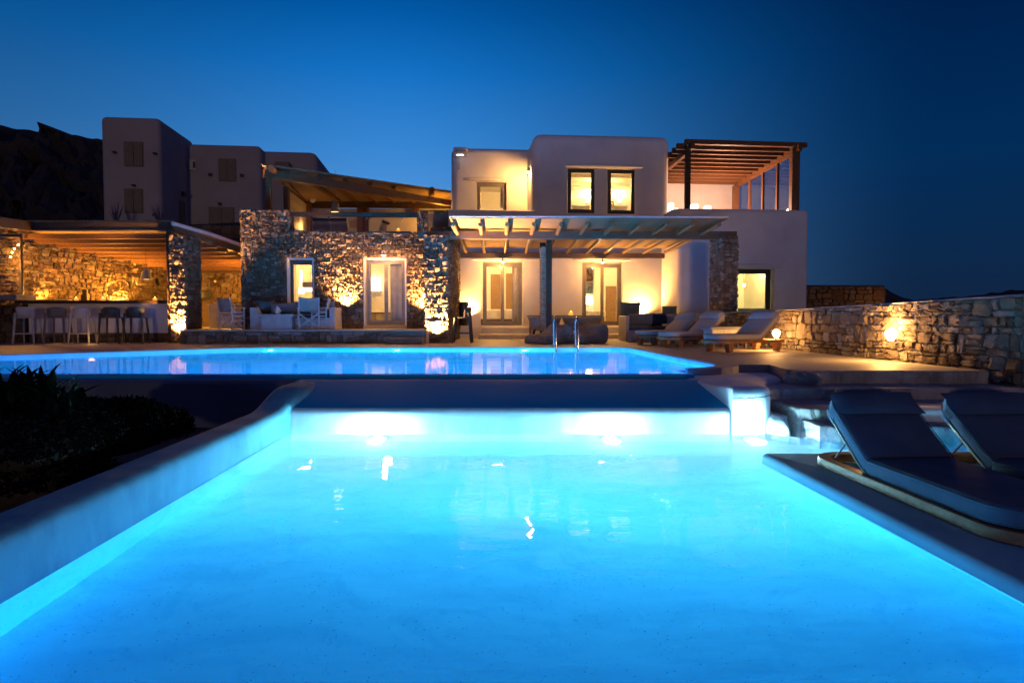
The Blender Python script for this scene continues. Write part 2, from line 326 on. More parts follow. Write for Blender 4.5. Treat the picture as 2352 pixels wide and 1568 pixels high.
def stones(bm,tones,fr,u0,u1,z0,z1,holes=(),k=1.0,depth=.045,seed=1,gap=.009,v=0,top=None,aspect=1.55,round_=.12):
    r=random.Random(seed); cells=[]; z=z0-.02; row=0
    from mathutils import noise as nz
    def wob(x,kk): return .035*k*nz.noise(Vector((x*1.7/k,kk*3.7,seed)))+.012*k*nz.noise(Vector((x*7/k,kk*5.1,seed+9)))
    def cell(xa,ta,xb,tb,za,ka,zb,kb):
        xm=(xa+xb)/2; h2=(za+zb)/2; g=gap*.5
        p=[(xa-ta+g,za+wob(xa,ka)+g),(xm,za+wob(xm,ka)+g),(xb-tb-g,za+wob(xb,ka)+g),(xb-g+r.uniform(-.012,0),h2),(xb+tb-g,zb+wob(xb,kb)-g),(xm,zb+wob(xm,kb)-g),(xa+ta+g,zb+wob(xa,kb)-g),(xa+g+r.uniform(0,.012),h2)]
        for q_ in (0,2,4,6):           # knocked-off corners
            c=r.uniform(.0,.20); a_,b_=p[(q_-1)%8],p[(q_+1)%8]; m=((a_[0]+b_[0])/2,(a_[1]+b_[1])/2); p[q_]=(p[q_][0]+(m[0]-p[q_][0])*c,p[q_][1]+(m[1]-p[q_][1])*c)
        cells.append(p)
    while z<z1:
        hA,hB=(r.choice((.075,.11,.14,.18))*r.uniform(.85,1.15)*k for _ in (0,1)); x=u0-r.uniform(0,.3); tp=0
        kA,kM,kB=row,row+1,row+2
        while x<u1:
            if r.random()<.34:
                w=r.uniform(.16,.40)*k; tn=r.uniform(-.03,.03)*k; cell(x,tp,x+w,tn,z,kA,z+hA+hB,kB); x+=w; tp=tn
            else:
                W=r.uniform(.35,1.0)*k; tn=r.uniform(-.02,.02)*k
                for (za,ka,zb,kb) in ((z,kA,z+hA,kM),(z+hA,kM,z+hA+hB,kB)):
                    xx=x; t0=tp
                    while xx<x+W-1e-6:
                        w=r.uniform(.10,.42)*k
                        if xx+w>x+W-.10*k: w=x+W-xx
                        t1=tn if abs(xx+w-x-W)<1e-6 else r.uniform(-.02,.02)*k
                        if w>.24*k and zb-za>.13*k and r.random()<.3:
                            zm=za+(zb-za)*r.uniform(.35,.65); cell(xx,t0*.5,xx+w,t1*.5,za,ka,zm,ka+.5); cell(xx,t0*.5,xx+w,t1*.5,zm,ka+.5,zb,kb)
                        else: cell(xx,t0,xx+w,t1,za,ka,zb,kb)
                        xx+=w; t0=t1
                x+=W; tp=tn
        z+=hA+hB; row+=2
    for poly in cells:
        sx=sum(p[0] for p in poly)/8; sz=sum(p[1] for p in poly)/8
        if not(u0-.1<sx<u1+.1 and z0-.1<sz<z1+.1): continue
        if any(h[0]<sx<h[1] and h[2]<sz<h[3] for h in holes): continue
        poly=clip(poly,-1,0,-u0); poly=clip(poly,1,0,u1) if poly else poly
        poly=clip(poly,0,-1,-z0) if poly else poly; poly=clip(poly,0,1,z1) if poly else poly
        if top and poly:
            a,b=top; poly=clip(poly,-a,1,b)
        for h in holes:
            if len(poly)<3: break
            if max(p[0] for p in poly)>h[0] and min(p[0] for p in poly)<h[1] and max(p[1] for p in poly)>h[2] and min(p[1] for p in poly)<h[3]:
                ds=[(h[0]-sx,0),(sx-h[1],1),(h[2]-sz,2),(sz-h[3],3)]; m=max(ds)[1]
                poly=[lambda p:clip(p,1,0,h[0]),lambda p:clip(p,-1,0,-h[1]),lambda p:clip(p,0,1,h[2]),lambda p:clip(p,0,-1,-h[3])][m](poly)
        if len(poly)<3: continue
        ar=abs(sum(poly[a][0]*poly[(a+1)%len(poly)][1]-poly[(a+1)%len(poly)][0]*poly[a][1] for a in range(len(poly))))/2
        if ar<.0018: continue
        pr=[]; n=len(poly)
        for a in range(n):
            p0,p1,p2=poly[a-1],poly[a],poly[(a+1)%n]; t=.22
            pr.append((p1[0]+(p0[0]-p1[0])*t,p1[1]+(p0[1]-p1[1])*t)); pr.append((p1[0]+(p2[0]-p1[0])*t,p1[1]+(p2[1]-p1[1])*t))
        cx=sum(p[0] for p in pr)/len(pr); cz=sum(p[1] for p in pr)/len(pr)
        pr=[(p[0]+r.uniform(-.006,.006),p[1]+r.uniform(-.006,.006)) for p in pr]
        dd=depth*r.uniform(.55,1.25); tu,tz=r.uniform(-.16,.16),r.uniform(-.2,.2); tone=r.random()
        rings=[]
        for s_,dz in ((1,-.02),(.985,dd*.6),(.93,dd*.95),(.6,dd*1.06)):
            ring=[]
            for (x,y) in pr:
                X=cx+(x-cx)*s_; Z=cz+(y-cz)*s_; e=dz if dz<0 else max(.004,dz+((X-cx)*tu+(Z-cz)*tz)+r.uniform(-.02,.02)*(1 if s_<.96 else .25))
                ring.append(bm.verts.new(fr.p(X,v-e,Z)))
            rings.append(ring)
        m=len(pr); fs=[]
        for A_,C_ in zip(rings,rings[1:]):
            for a in range(m): fs.append(bm.faces.new((A_[a],A_[(a+1)%m],C_[(a+1)%m],C_[a])))
        fs.append(bm.faces.new(rings[-1])); tones.extend([tone]*len(fs))
def stone_obj(name,bm,tones,m,parent):
    o=obj(name,bm,m,parent,world=True); a=o.data.attributes.new('tone','FLOAT','FACE'); a.data.foreach_set('value',tones)
    for f in o.data.polygons: f.use_smooth=True
    o.data.set_sharp_from_angle(angle=R(24)); return o
WARM=(1,.47,.12); WARM2=(1,.55,.16); AMB=(1,.42,.05)
# ================================================================ SETTING
def S(name,bm,m,smooth=None): return obj(name,bm,m,smooth=smooth,kind='structure')
bm=B(); sheet(bm,lambda u,v:Vector((-1200+2400*u,-400+2400*v,-1.2)),8,8); S('ground',bm,'soil')
# pool deck
deck=[(-24,9.2),(-14.6,9.2),(-10.3,13.1),(-8.1,14.8),(-6.9,15.75),(-6.5,16.0),(-6.0,16.2),(2.45,16.25),(2.72,16.15),(2.88,15.9),(2.97,14.8),(3.1,12.8),(3.24,11.2),(3.27,10.7),(3.24,10.35),(3.1,10.05),(2.86,9.86),(2.6,9.76),
      (2.62,9.70),(2.9,9.72),(3.15,9.80),(3.38,9.96),(3.55,10.2),(3.62,10.42),(4.12,10.42),(4.05,9.9),(4.0,9.5),(4.15,9.33),(4.7,9.27),(5.4,9.32),(6.2,9.22),(7.0,9.35),(9.5,9.35),(9.5,34),(-24,34)]
bm=B(); n=len(deck); b=[bm.verts.new((x,y,-1.1)) for x,y in deck]; t=[bm.verts.new((x,y,DK)) for x,y in deck]
top=bm.faces.new(t)
for i in range(n): bm.faces.new((b[i],b[(i+1)%n],t[(i+1)%n],t[i]))
S('pool_deck',bm,'deck')
# light pool-side plaster skin, 12 mm proud of the deck's edge, and a coping line
inner=deck[1:18]
bm=B()
def off(pts,d):
    out=[]
    for i,p in enumerate(pts):
        a=pts[max(0,i-1)]; c=pts[min(len(pts)-1,i+1)]; t=Vector((c[0]-a[0],c[1]-a[1])).normalized(); out.append((p[0]+t.y*d,p[1]-t.x*d))
    return out
ii=off(inner,.012); io=off(inner,-.03)
for i in range(len(ii)-1):
    a,c=ii[i],ii[i+1]; vs=[bm.verts.new((x,y,z)) for (x,y),z in ((a,-.7),(c,-.7),(c,.60),(a,.60))]; bm.faces.new(vs)
S('upper_pool_lining',bm,'poolpl')
bm=B(); fl=[(-14.6,9.4)]+deck[2:18]+[(2.6,9.5)]; bm.faces.new([bm.verts.new((x,y,-.72)) for x,y in fl]); S('upper_pool_floor',bm,'poolpl')
# the weir between both pools
gut=[(9.62,-.9),(9.62,.53),(9.60,.545),(9.5,.549),(9.43,.543),(9.41,.50),(9.41,.44),(9.21,.44),(9.205,.49)]
rmp=[(9.2,-.3),(9.2,.50),(9.17,.507),(9.08,.508),(8.95,.497),(8.7,.462),(8.4,.415),(8.1,.365),(7.9,.327),(7.78,.300),(7.78,-.3)]
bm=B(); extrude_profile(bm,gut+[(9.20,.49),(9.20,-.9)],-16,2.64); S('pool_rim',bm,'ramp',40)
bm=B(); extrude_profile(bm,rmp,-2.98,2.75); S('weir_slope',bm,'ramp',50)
bm=B(); extrude_profile(bm,[(7.778,-.6),(7.778,.2985),(7.745,.289),(7.715,.27),(7.698,.24),(7.69,.2),(7.69,-.6)],-2.98,2.75); S('pool_wall',bm,'poolpl',50)
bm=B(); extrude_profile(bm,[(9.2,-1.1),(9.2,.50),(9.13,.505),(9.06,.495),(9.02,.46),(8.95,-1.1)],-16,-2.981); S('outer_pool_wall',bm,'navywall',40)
# left wall of the low pool, rising at its end to meet the weir
def lw(t): # t: 0 near .. 1 far -> inner x, y, top
    y=-3.2+t*(9.15+3.2); x=-2.275-(y+3.2)*.0352
    s=min(1,max(0,(y-7.35)/1.05)); s=s*s*(3-2*s); return x,y,.325-.003*y+s*.20
bm=B()
sec=[]
for k in range(13):
    a=math.pi*k/12; sec.append((math.cos(a),math.sin(a)))
def lwall(u,v):
    x,y,z=lw(u); j=v*14
    w=.40-.004*y; r=.10+ .08*min(1,max(0,(y-7.2)/1.2)); end=min(1,max(0,(y-8.75)/.4)); w*=1
    if j<1: return Vector((x+ (0.10*min(1,max(0,(y-7.4)/.8))),y,-.62+(z-r+.62)*j))
    if j>13: return Vector((x-w,y,(z-r)+(-1.1-z+r)*(j-13)))
    a=math.pi*(j-1)/12; c=math.cos(a); s_=math.sin(a)
    sx=(abs(c)**.55)*(1 if c>0 else -1); sz=abs(s_)**.55
    xx=x-w/2+sx*w/2
    return Vector((xx+(0.10*min(1,max(0,(y-7.4)/.8)))*(1 if c>0 else 0)*abs(sx),y,z-r+sz*r))
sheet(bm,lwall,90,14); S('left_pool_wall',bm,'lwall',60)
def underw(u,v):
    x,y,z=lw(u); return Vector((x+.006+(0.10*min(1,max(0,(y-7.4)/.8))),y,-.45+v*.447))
bm=B(); sheet(bm,underw,60,1); S('left_wall_lit_band',bm,'poolfl')  # pale strip added below the waterline for the brightly lit band
bm=B(); prism(bm,[(2.80,-3.5),(2.734,-3.5),(2.494,3.2),(2.384,6.14),(2.389,6.204),(2.427,6.246),(2.6,6.247),(2.6,5)],-.028,-.002); S('platform_lit_line',bm,'poolfl')  # white strip added along the edge for a thin line of light
# low pool floor, platform, steps
bm=B(); sheet(bm,lambda u,v:Vector((-3.2+9.8*u,-3.6+11.5*v,-.42)),2,2); S('lower_pool_floor',bm,'poolfl')
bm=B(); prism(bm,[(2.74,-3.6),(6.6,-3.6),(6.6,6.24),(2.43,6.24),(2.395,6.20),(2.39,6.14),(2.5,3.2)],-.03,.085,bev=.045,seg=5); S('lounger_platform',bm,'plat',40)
bm=B(); prism(bm,[(3.3,-3.6),(6.55,-3.6),(6.55,6.0),(3.3,6.0)],-.45,-.031); S('platform_base',bm,'poolpl')
def stepslab(name,front,yb,z0,z1,m='stone2',seed=0):
    r=random.Random(seed); f=[]
    for i in range(len(front)-1):
        for k in range(6):
            t=k/6; f.append((front[i][0]*(1-t)+front[i+1][0]*t+r.uniform(-.02,.02),front[i][1]*(1-t)+front[i+1][1]*t+r.uniform(-.035,.035)))
    f.append(front[-1]); bm=B(); prism(bm,f+[(front[-1][0],yb),(front[0][0],yb)],z0,z1,bev=.03,seg=3); return S(name,bm,m,50)
M['step']=rough_mat('step_stone_and_plaster',(.13,.13,.13),(.34,.33,.32),2.6,.8,16,.8,c3=(.55,.54,.52),stretch=(1,.3,.5),dist=.04,sscale=4)
stepslab('step_tread',[(3.0,8.6),(4.4,8.55),(5.6,8.62),(6.95,8.5)],9.6,-.9,.44,'step',1)
stepslab('step_tread',[(3.4,7.75),(4.2,7.62),(5.5,7.75),(6.9,7.7)],8.8,-.9,.297,'step',2)
stepslab('step_tread',[(3.45,7.25),(4.2,7.17),(5.2,7.25),(6.2,7.2)],7.9,-.9,.17,'step',3)
stepslab('step_edge',[(4.02,9.20),(4.7,9.235),(5.4,9.27),(6.2,9.17),(7.0,9.28)],9.42,-.9,.612,'step',4)
# basin wall right of the steps
bm=B(); pts=[(4.55,7.62),(5.0,7.55),(5.5,7.25),(5.75,6.8),(5.8,6.2),(6.15,6.2),(6.12,6.9),(5.8,7.5),(5.25,7.9),(4.6,8.0)]; prism(bm,pts,-.5,.31,bev=.04); S('basin_wall',bm,'poolpl',40)
# water
bm=B(); prism(bm,[(-2.75,-3.4),(3.5,-3.4),(3.5,5.9),(6.0,5.9),(6.0,7.45),(3.3,7.45),(3.1,7.75),(-2.85,7.75)],-.55,0.0); S('lower_pool_water',bm,'wlow')
bm=B(); prism(bm,[(-14.8,9.45)]+[(x*1.0,y) for x,y in off(deck[2:18],-.05)]+[(2.66,9.5)],-.9,.5515); S('upper_pool_water',bm,'wup')
bm=B(); prism(bm,[(-16,9.202),(2.62,9.202),(2.62,9.412),(-16,9.412)],.43,.478); S('gutter_water',bm,'gutter')
# plaster mass at the right end of the weir
mass=root('plaster_buttress','big rounded white plaster buttress glowing blue where both pools meet','buttress',(2.9,8.8,0))
bm=B()
fp=[(2.60,7.66),(2.82,7.665),(3.0,7.72),(3.12,7.85),(3.19,8.1),(3.3,8.6),(3.6,9.1),(3.95,9.5),(4.05,9.9),(4.14,10.45),(2.55,10.3),(2.5,9.3),(2.55,8.4)]
NR=len(fp)
def massf(i,j):
    x,y=fp[i%NR]; zt=.50+.05*min(1,max(0,(8.6-y)/1)); cx,cy=3.0,9.2
    rr=[(1.0,-.6),(1.0,.1),(1.0,.40),(.985,zt-.045),(.955,zt-.012),(.90,zt),(.6,zt+.012),(.2,zt+.015)][j]
    low=.04 if j<=1 else 0
    X,Y=cx+(x-cx)*rr[0],cy+(y-cy)*rr[0]
    if i%NR==0 or i%NR==12:   # scooped left cheek following the slope
        pass
    return Vector((X,Y,rr[1]))
rings=[[bm.verts.new(massf(i,j)) for i in range(NR)] for j in range(8)]
for A_,C_ in zip(rings,rings[1:]):
    for i in range(NR): bm.faces.new((A_[i],A_[(i+1)%NR],C_[(i+1)%NR],C_[i]))
bm.faces.new(rings[-1])
bmesh.ops.subdivide_edges(bm,edges=[e for e in bm.edges],cuts=2,smooth=.6,use_grid_fill=True)
M['pp2']=rough_mat('buttress_plaster',(.62,.66,.68),(.74,.77,.78),2,.3,14,.7,sscale=4)
obj('buttress_body',bm,'pp2',mass,world=True,smooth=60)
bm=B(); tmp=bmesh.new(); bmesh.ops.create_icosphere(tmp,subdivisions=3,radius=1)
for v in tmp.verts:
    d_=v.co.copy(); kk=1+.28*noise.noise(d_*1.7+Vector((3,1,2)))+.08*noise.noise(d_*5); v.co=v.co*kk; v.co=Vector((3.2+v.co.x*.17+.07*max(0,-v.co.z),8.0+v.co.y*.4,-.02+v.co.z*.25*(1 if v.co.z<0 else 1.1)))
merge(bm,tmp); obj('buttress_foot',bm,'pp2',mass,world=True,smooth=60)
bm=B(); rr_=random.Random(3)
cr=[(2.603,7.652),(2.7,7.651),(2.82,7.655),(2.93,7.68),(3.0,7.708),(3.08,7.79),(3.125,7.84),(3.17,7.96),(3.2,8.1)]
pp=[]
for i in range(len(cr)-1):
    for k in range(4):
        t=k/4; pp.append((cr[i][0]*(1-t)+cr[i+1][0]*t,cr[i][1]*(1-t)+cr[i+1][1]*t,.425+.03*(i+t)/8+rr_.uniform(-.006,.006)))
tube(bm,pp,.006,4); obj('crack',bm,'black',mass,world=True)
# drum-shaped end of the coping
# rock beside the buttress
bm=B(); bmesh.ops.create_icosphere(bm,subdivisions=4,radius=1); r_=random.Random(8)
from mathutils import noise
for v in bm.verts:
    d=v.co.copy(); k=1+.22*noise.noise(d*2.2)+.1*noise.noise(d*6); v.co=Vector((4.12+d.x*.24*k,9.25+d.y*.3*k,.46+min(d.z,.6)*.2*k))
o=obj('rock',bm,'step',smooth=60); tag(o,'pale rough boulder set beside the white buttress at the top step','boulder')
# planting bed behind the left wall
bm=B(); sheet(bm,lambda u,v:Vector((-14+11.1*u,-3+12*v,-.15-.25*(1-v)+.12*noise.noise(Vector((u*9,v*9,0))))),24,24); S('garden_bed',bm,'soil',60)
# terrain and hills
def hgt(x,y):
    s=min(1,max(0,(y-27)/10)); s=s*s*(3-2*s); sx=min(1,max(0,(2-x)/8)); sx=sx*sx*(3-2*sx)
    return -1.15+s*sx*(7.9+.6*noise.noise(Vector((x*.1,y*.1,1))))
bm=B(); sheet(bm,lambda u,v:Vector((-80+100*u,25.5+60*v,hgt(-80+100*u,25.5+60*v))),60,40); S('hillside',bm,'rock',60)
prof=[(-200,355),(-60,338),(5,336),(30,328),(45,331),(60,326),(75,328),(92,327),(94,320),(108,323),(125,326),(150,334),(175,343),(205,348),(235,352),(270,360),(420,430),(560,520)]
def pr(x):
    for (a,b_),(c,d) in zip(prof,prof[1:]):
        if a<=x<=c: return b_+(d-b_)*(x-a)/(c-a)
    return prof[-1][1]
def hillf(u,v):
    px=-200+700*u; Y=120-55*(1-v) if v<.8 else 120+60*(v-.8)*5
    top=P(px,pr(px),120).z
    if v<.8: z=4+(top-4)*(v/.8)**1.1
    else: z=top-(v-.8)*30
    q=P(px,600,Y); k=(1-abs(v/.8-1)) if v<.8 else 0
    return Vector((q.x,Y+4*noise.noise(Vector((u*14,v*14,2)))*(v<.79),z+(2.2*noise.noise(Vector((u*22,v*16,5)))+1.1*noise.noise(Vector((u*60,v*40,9))))*(1 if v<.76 else 0)))
bm=B(); sheet(bm,hillf,150,50); S('rocky_hill',bm,'rock')
pf2=[(1830,690),(2030,660),(2050,673),(2075,684),(2100,689),(2150,685),(2200,682),(2250,677),(2290,672),(2320,666),(2345,667),(2420,660),(2700,640)]
def pr2(x):
    for (a,b_),(c,d) in zip(pf2,pf2[1:]):
        if a<=x<=c: return b_+(d-b_)*(x-a)/(c-a)
    return 680
bm=B(); sheet(bm,lambda u,v:Vector((P(1830+870*u,700,90-30*(1-v)).x,90-30*(1-v),-1.1+(P(1830+870*u,pr2(1830+870*u),90).z+1.1)*v+(.35*noise.noise(Vector((u*40,v*9,3)))))),110,16); S('far_ridge',bm,'rock')

# ================================================================ NEIGHBOURING HOUSES
def shutter_pair(fr,rt,x0,y0,x1,y1,v=-.03):
    (u0,z1),(u1,z0)=fr.hit(x0,y0,v),fr.hit(x1,y1,v); um=(u0+u1)/2
    bm=B(); fr.box(bm,u0-.06,u1+.06,v+.01,.05,z0-.06,z1+.06); w=obj('shuttered_window',bm,'shut',rt,world=True)
    for a,b_ in ((u0,um-.015),(um+.015,u1)):
        bm=B(); fr.box(bm,a,b_,v-.05,v+.005,z0,z1)
        for zz in (z0+.08,(z0+z1)/2+.04): fr.box(bm,a+.1,b_-.1,v-.06,v-.051,zz,zz+(z1-z0)/2-.14)
        obj('shutter',bm,'shut',w,world=True)
def wallblock(name,fr,u0,u1,v0,v1,z0,z1,m,rt,bev=.25,cutters=(),bevbot=False):
    tmp=bmesh.new(); box(tmp,u0,u1,v0,v1,z0,z1)
    ed=[e for e in tmp.edges if max(v.co.z for v in e.verts)>z1-1e-6]
    bmesh.ops.bevel(tmp,geom=ed,offset=bev,segments=5,profile=.5,affect='EDGES')
    for v in tmp.verts: v.co=fr.mt()@v.co
    bm=B(); merge(bm,tmp); bmesh.ops.recalc_face_normals(bm,faces=bm.faces); o=obj(name,bm,m,None)
    if cutters: carve(o,cutters)
    else:
        for f in o.data.polygons: f.use_smooth=True
        o.data.set_sharp_from_angle(angle=R(32))
    if rt: o.parent=rt; o.location=-Vector(rt.location)
    return o
YN=R(6.3)
t0=P(235,500,40); FT=Fr((t0.x,t0.y),YN)
tow=root('neighbour_house','tall pale tower house with two pairs of shutters behind the bar pergola','house',(t0.x,t0.y,0))
uR=FT.hit(369,400)[0]; zt=FT.hit(300,268)[1]
wallblock('wall',FT,0,uR,0,5.6,4,zt,'npl',tow,.3)
shutter_pair(FT,tow,286,327,328,381); shutter_pair(FT,tow,287,435,327,488)
for x,y in ((263,350),(356,353),(263,492),(355,494),(307,426)):
    bm=B(); u,z=FT.hit(x,y,-.1); FT.box(bm,u-.08,u+.1,-.25,.02,z-.05,z+.05); obj('shutter_hook',bm,'black',tow,world=True)
bm=B(); s0=FT.p(uR,0,0); FS=Fr((s0.x,s0.y),YN+math.pi/2); 
FS.box(bm,2.7,3.8,-.03,.05,5.5,9.0); obj('side_door',bm,'shut',tow,world=True)
bm=B(); FS.box(bm,3.2,3.45,-.25,0,9.35,9.6); obj('wall_lamp',bm,'black',tow,world=True)
t1=P(427,500,44.6); F1=Fr((t1.x,t1.y),YN)
nh=root('neighbour_house','long lower pale house with closed shutters behind the stone wing','house',(t1.x,t1.y,0))
u1=F1.hit(600,400)[0]; z1_=F1.hit(500,331)[1]
wallblock('wall',F1,-.5,u1,0,8,4,z1_,'npl',nh,.35)
uu,_=F1.hit(600,400,-2.2); u2=F1.hit(712,400,-.0)[0]; z2=F1.hit(660,346,1)[1]
wallblock('wall',F1,u1-2,u2+.3,1,8,4,z2,'npl',nh,.5)
shutter_pair(F1,nh,503,366,541,415); shutter_pair(F1,nh,481,477,537,521); shutter_pair(F1,nh,640,380,668,400,.96)
bm=B(); (a,zb),(c,zc)=F1.hit(434,367),F1.hit(452,391); F1.box(bm,a,c,-.08,.03,zc,zb); w=obj('small_window',bm,'white',nh,world=True)
bm=B(); F1.box(bm,a+.28,c-.05,-.1,-.03,zc+.12,zb-.15); obj('pane',bm,'black',w,world=True)
for x,y in ((557,404),(506,469),(484,402)):
    bm=B(); u,z=F1.hit(x,y); F1.box(bm,u-.1,u+.1,-.25,.02,z-.09,z+.09); obj('wall_lamp' if y==469 else 'shutter_hook',bm,'black',nh,world=True)
bm=B()
for x,y in ((733,374),(736,376)):
    p=P(x,y,50); box(bm,p.x-.08,p.x+.08,p.y,p.y+.2,p.z-1,p.z+.1)
obj('chimney_pipe',bm,'black',nh,world=True)
# dry-stone bank below them
rt=root('retaining_wall','dark stone bank below the neighbour house, above the bar roof','wall',(-17,34,0))
f_,ln=fr2((-19.5,34),(-11.3,34.6)); bm=B(); tones=[]; f_.box(bm,0,ln,.03,1,2,6.05); obj('wall_core',bm,'mortar',rt,world=True)
bm=B(); stones(bm,tones,f_,0,ln,3.6,6.15,k=2.0,seed=5,aspect=2); stone_obj('stones',bm,tones,'stone',rt)
# bare shrubs at the tower's foot
def spiky(name,p,h,n,label,m='leaf',seed=1,parentless=True,cat='shrub',spread=.5,w=.03):
    rt=root(name,label,cat,p); r=random.Random(seed); bm=B()
    for i in range(n):
        a=r.uniform(0,6.28); s=r.uniform(.2,1)*spread; hh=h*r.uniform(.5,1)
        pts=[Vector((0,0,0)),Vector((math.cos(a)*s*.5,math.sin(a)*s*.5,hh*.5)),Vector((math.cos(a)*s,math.sin(a)*s,hh))]
        tube(bm,pts,[w,w*.7,w*.2],4)
    obj('stems',bm,m,rt); return rt
spiky('bare_shrub',P(267,516,38.5),1.4,26,'leafless shrub at the left foot of the tower house',seed=2,m='shadeshrub')
spiky('bare_shrub',P(366,516,38.5),1.3,22,'leafless shrub at the right corner of the tower house',seed=3,m='shadeshrub')

# ================================================================ WHITE VILLA
YH=R(4.8); h0=P(1055,725,22.4); FH=Fr((h0.x,h0.y),YH)
villa=root('white_villa','two-storey white plaster villa with lit doors and rounded edges','house',(h0.x+4,h0.y,0))
def cut(fr,x0,y0,x1,y1,v0=-.5,v1=.5,vp=0,zb=None):
    (u0,z1),(u1,z0)=fr.hit(x0,y0,vp),fr.hit(x1,y1,vp); z0=zb if zb is not None else z0
    bm=B(); fr.box(bm,u0,u1,v0,v1,z0,z1); return bm
def cutb(fr,u0,u1,v0,v1,z0,z1): bm=B(); fr.box(bm,u0,u1,v0,v1,z0,z1); return bm
U=lambda x,v=0:FH.hit(x,600,v)[0]
Z=lambda y,x=1200,v=0:FH.hit(x,y,v)[1]
zpar=Z(482,1150)
dL=(FH.hit(1104,600),FH.hit(1202,748)); zfl=dL[1][1]
b2=wallblock('lower_wall',FH,U(1027)-.0,U(1225)+.8,0,6,DK-.02,zpar,'plaster',villa,.10,
   [cut(FH,1104,600,1202,748),cutb(FH,U(1075),U(1240)-.05,.35,4.5,zfl-.02,zfl+2.75),cutb(FH,U(1027)+.3,U(1225)-.02,.28,2.2,zpar-.9,zpar+1)])
zup=Z(308,1380); zf2=Z(500,1380)
b1=wallblock('main_wall',FH,U(1225),U(1537),-.004,6.4,DK-.02,zup,'plaster',villa,.28,
   [cut(FH,1337,602,1429,748),cutb(FH,U(1262),U(1500),.35,4.5,zfl-.02,zfl+2.75),
    cut(FH,1303,386,1365.5,490),cut(FH,1395,388,1457.5,492),cutb(FH,U(1240),U(1525),.3,4.2,zf2-.5,Z(372,1380)-0)])
b3=wallblock('back_wall',FH,FH.hit(1037,400,2)[0],U(1225)+1,2,6.2,zpar-.5,FH.hit(1130,339,2)[1],'plaster',villa,.25,
   [cut(FH,1094,418,1163.5,485,1.5,2.5,2),cutb(FH,FH.hit(1060,400,2)[0],FH.hit(1215,400,2)[0],2.3,5.5,zpar-.4,FH.hit(1130,400,2)[1])])
VW=-1.8
uW0=U(1520); uW1=FH.hit(1858,600,VW)[0]; zw=FH.hit(1700,479,VW)[1]
wing=wallblock('wing_wall',FH,uW0,uW1,VW,5,-1,zw,'plaster',villa,.16,
   [cut(FH,1646,617,1777,760,-2.5,-1.35,VW,DK+.05),cutb(FH,FH.hit(1600,600,VW)[0],uW1-.3,VW+.32,2.4,DK+.05,FH.hit(1700,560,VW)[1]),
    cutb(FH,uW0+.75,uW1-.3,VW+.3,4.7,zw-.9,zw+1)])
# curved foot of the wing's parapet against the upper wall
bm=B(); us=FH.hit(1562,480,VW)[0]; ue=FH.hit(1533,497,VW)[0]; tmp=[]
q=[(us+.02,zw-.02),(us-.25,zw-.06),(us-.42,zw-.18),(ue,zw-.30),(ue-.25,zw-.36),(ue-.25,zw-.8),(us+.02,zw-.8)]
A_=[bm.verts.new(FH.p(u,VW+.03,z)) for u,z in q]; C_=[bm.verts.new(FH.p(u,VW+.32,z)) for u,z in q]; bm.faces.new(A_); bm.faces.new(C_[::-1])
for i in range(len(q)): bm.faces.new((A_[i],C_[i],C_[(i+1)%len(q)],A_[(i+1)%len(q)]))
obj('parapet_curve',bm,'plaster',villa,world=True)
# far terrace wall behind the roof pergola
zbw=FH.hit(1600,420,4.9)[1]
bm=B(); FH.box(bm,U(1537)-.05,FH.hit(1686,500,4.7)[0],4.72,5.1,zw-1,zbw); obj('terrace_back_wall',bm,'plaster',villa,world=True)
# hoods above the openings
def hood(x0,x1,y,v=0,name='hood'):
    (a,z),(c,_)=FH.hit(x0,y,v),FH.hit(x1,y,v); bm=B(); n=24
    def f(i,j):
        t=i; w=math.sin(math.pi*min(1,max(0,t)))**.35; k=(0,.35,.8,1,.6,0)[int(round(j*5))]; zz=(.11,.10,.05,.0,-.05,-.07)[int(round(j*5))]
        return FH.p(a+(c-a)*t,v+.01-k*.10*w,z+zz*max(.15,w))
    sheet(bm,f,n,5); obj(name,bm,'plaster',villa,world=True,smooth=80)
hood(1080,1250,596); hood(1312,1450,597); hood(1295,1480,381); hood(1062,1180,412,2); hood(1655,1800,612,VW)
def door(fr,v,x0,y0,x1,y1,rt,m='frame',leaves=2,w=.075,topw=.09,depth=.07,name='door',handle=False,zb=None,glass='glass',mull=.055):
    (u0,z1),(u1,z0)=fr.hit(x0,y0,v),fr.hit(x1,y1,v); z0=zb if zb is not None else z0
    bm=B(); fr.box(bm,u0,u1,v,v+depth,z1-topw,z1); fr.box(bm,u0,u1,v,v+depth,z0,z0+w)
    fr.box(bm,u0,u0+w,v+.002,v+depth-.002,z0+w,z1-topw); fr.box(bm,u1-w,u1,v+.002,v+depth-.002,z0+w,z1-topw)
    o=obj(name,bm,m,rt,world=True); n=leaves; W=(u1-u0-2*w)/n
    for i in range(n):
        a=u0+w+i*W; c=a+W; bm=B(); s=mull
        fr.box(bm,a,c,v-.015,v+.03,z1-topw-s,z1-topw-.002); fr.box(bm,a,c,v-.015,v+.03,z0+w+.002,z0+w+s*1.3)
        fr.box(bm,a+.002,a+s,v-.017,v+.032,z0+w+s*1.3,z1-topw-s); fr.box(bm,c-s,c-.002,v-.017,v+.032,z0+w+s*1.3,z1-topw-s)
        obj('leaf' if name=='door' else 'sash',bm,m,o,world=True)
        bm=B(); fr.box(bm,a+s,c-s,v+.005,v+.011,z0+w+s*1.3,z1-topw-s); obj('pane',bm,glass,o,world=True)
    return o
door(FH,.17,1109,603,1199,747,villa); door(FH,.17,1338,605,1427,747,villa)
door(FH,.12,1304,387,1365,490,villa,'dframe',1,.09,.11,name='window',mull=.03); door(FH,.12,1396,389,1457,492,villa,'dframe',1,.09,.11,name='window',mull=.03)
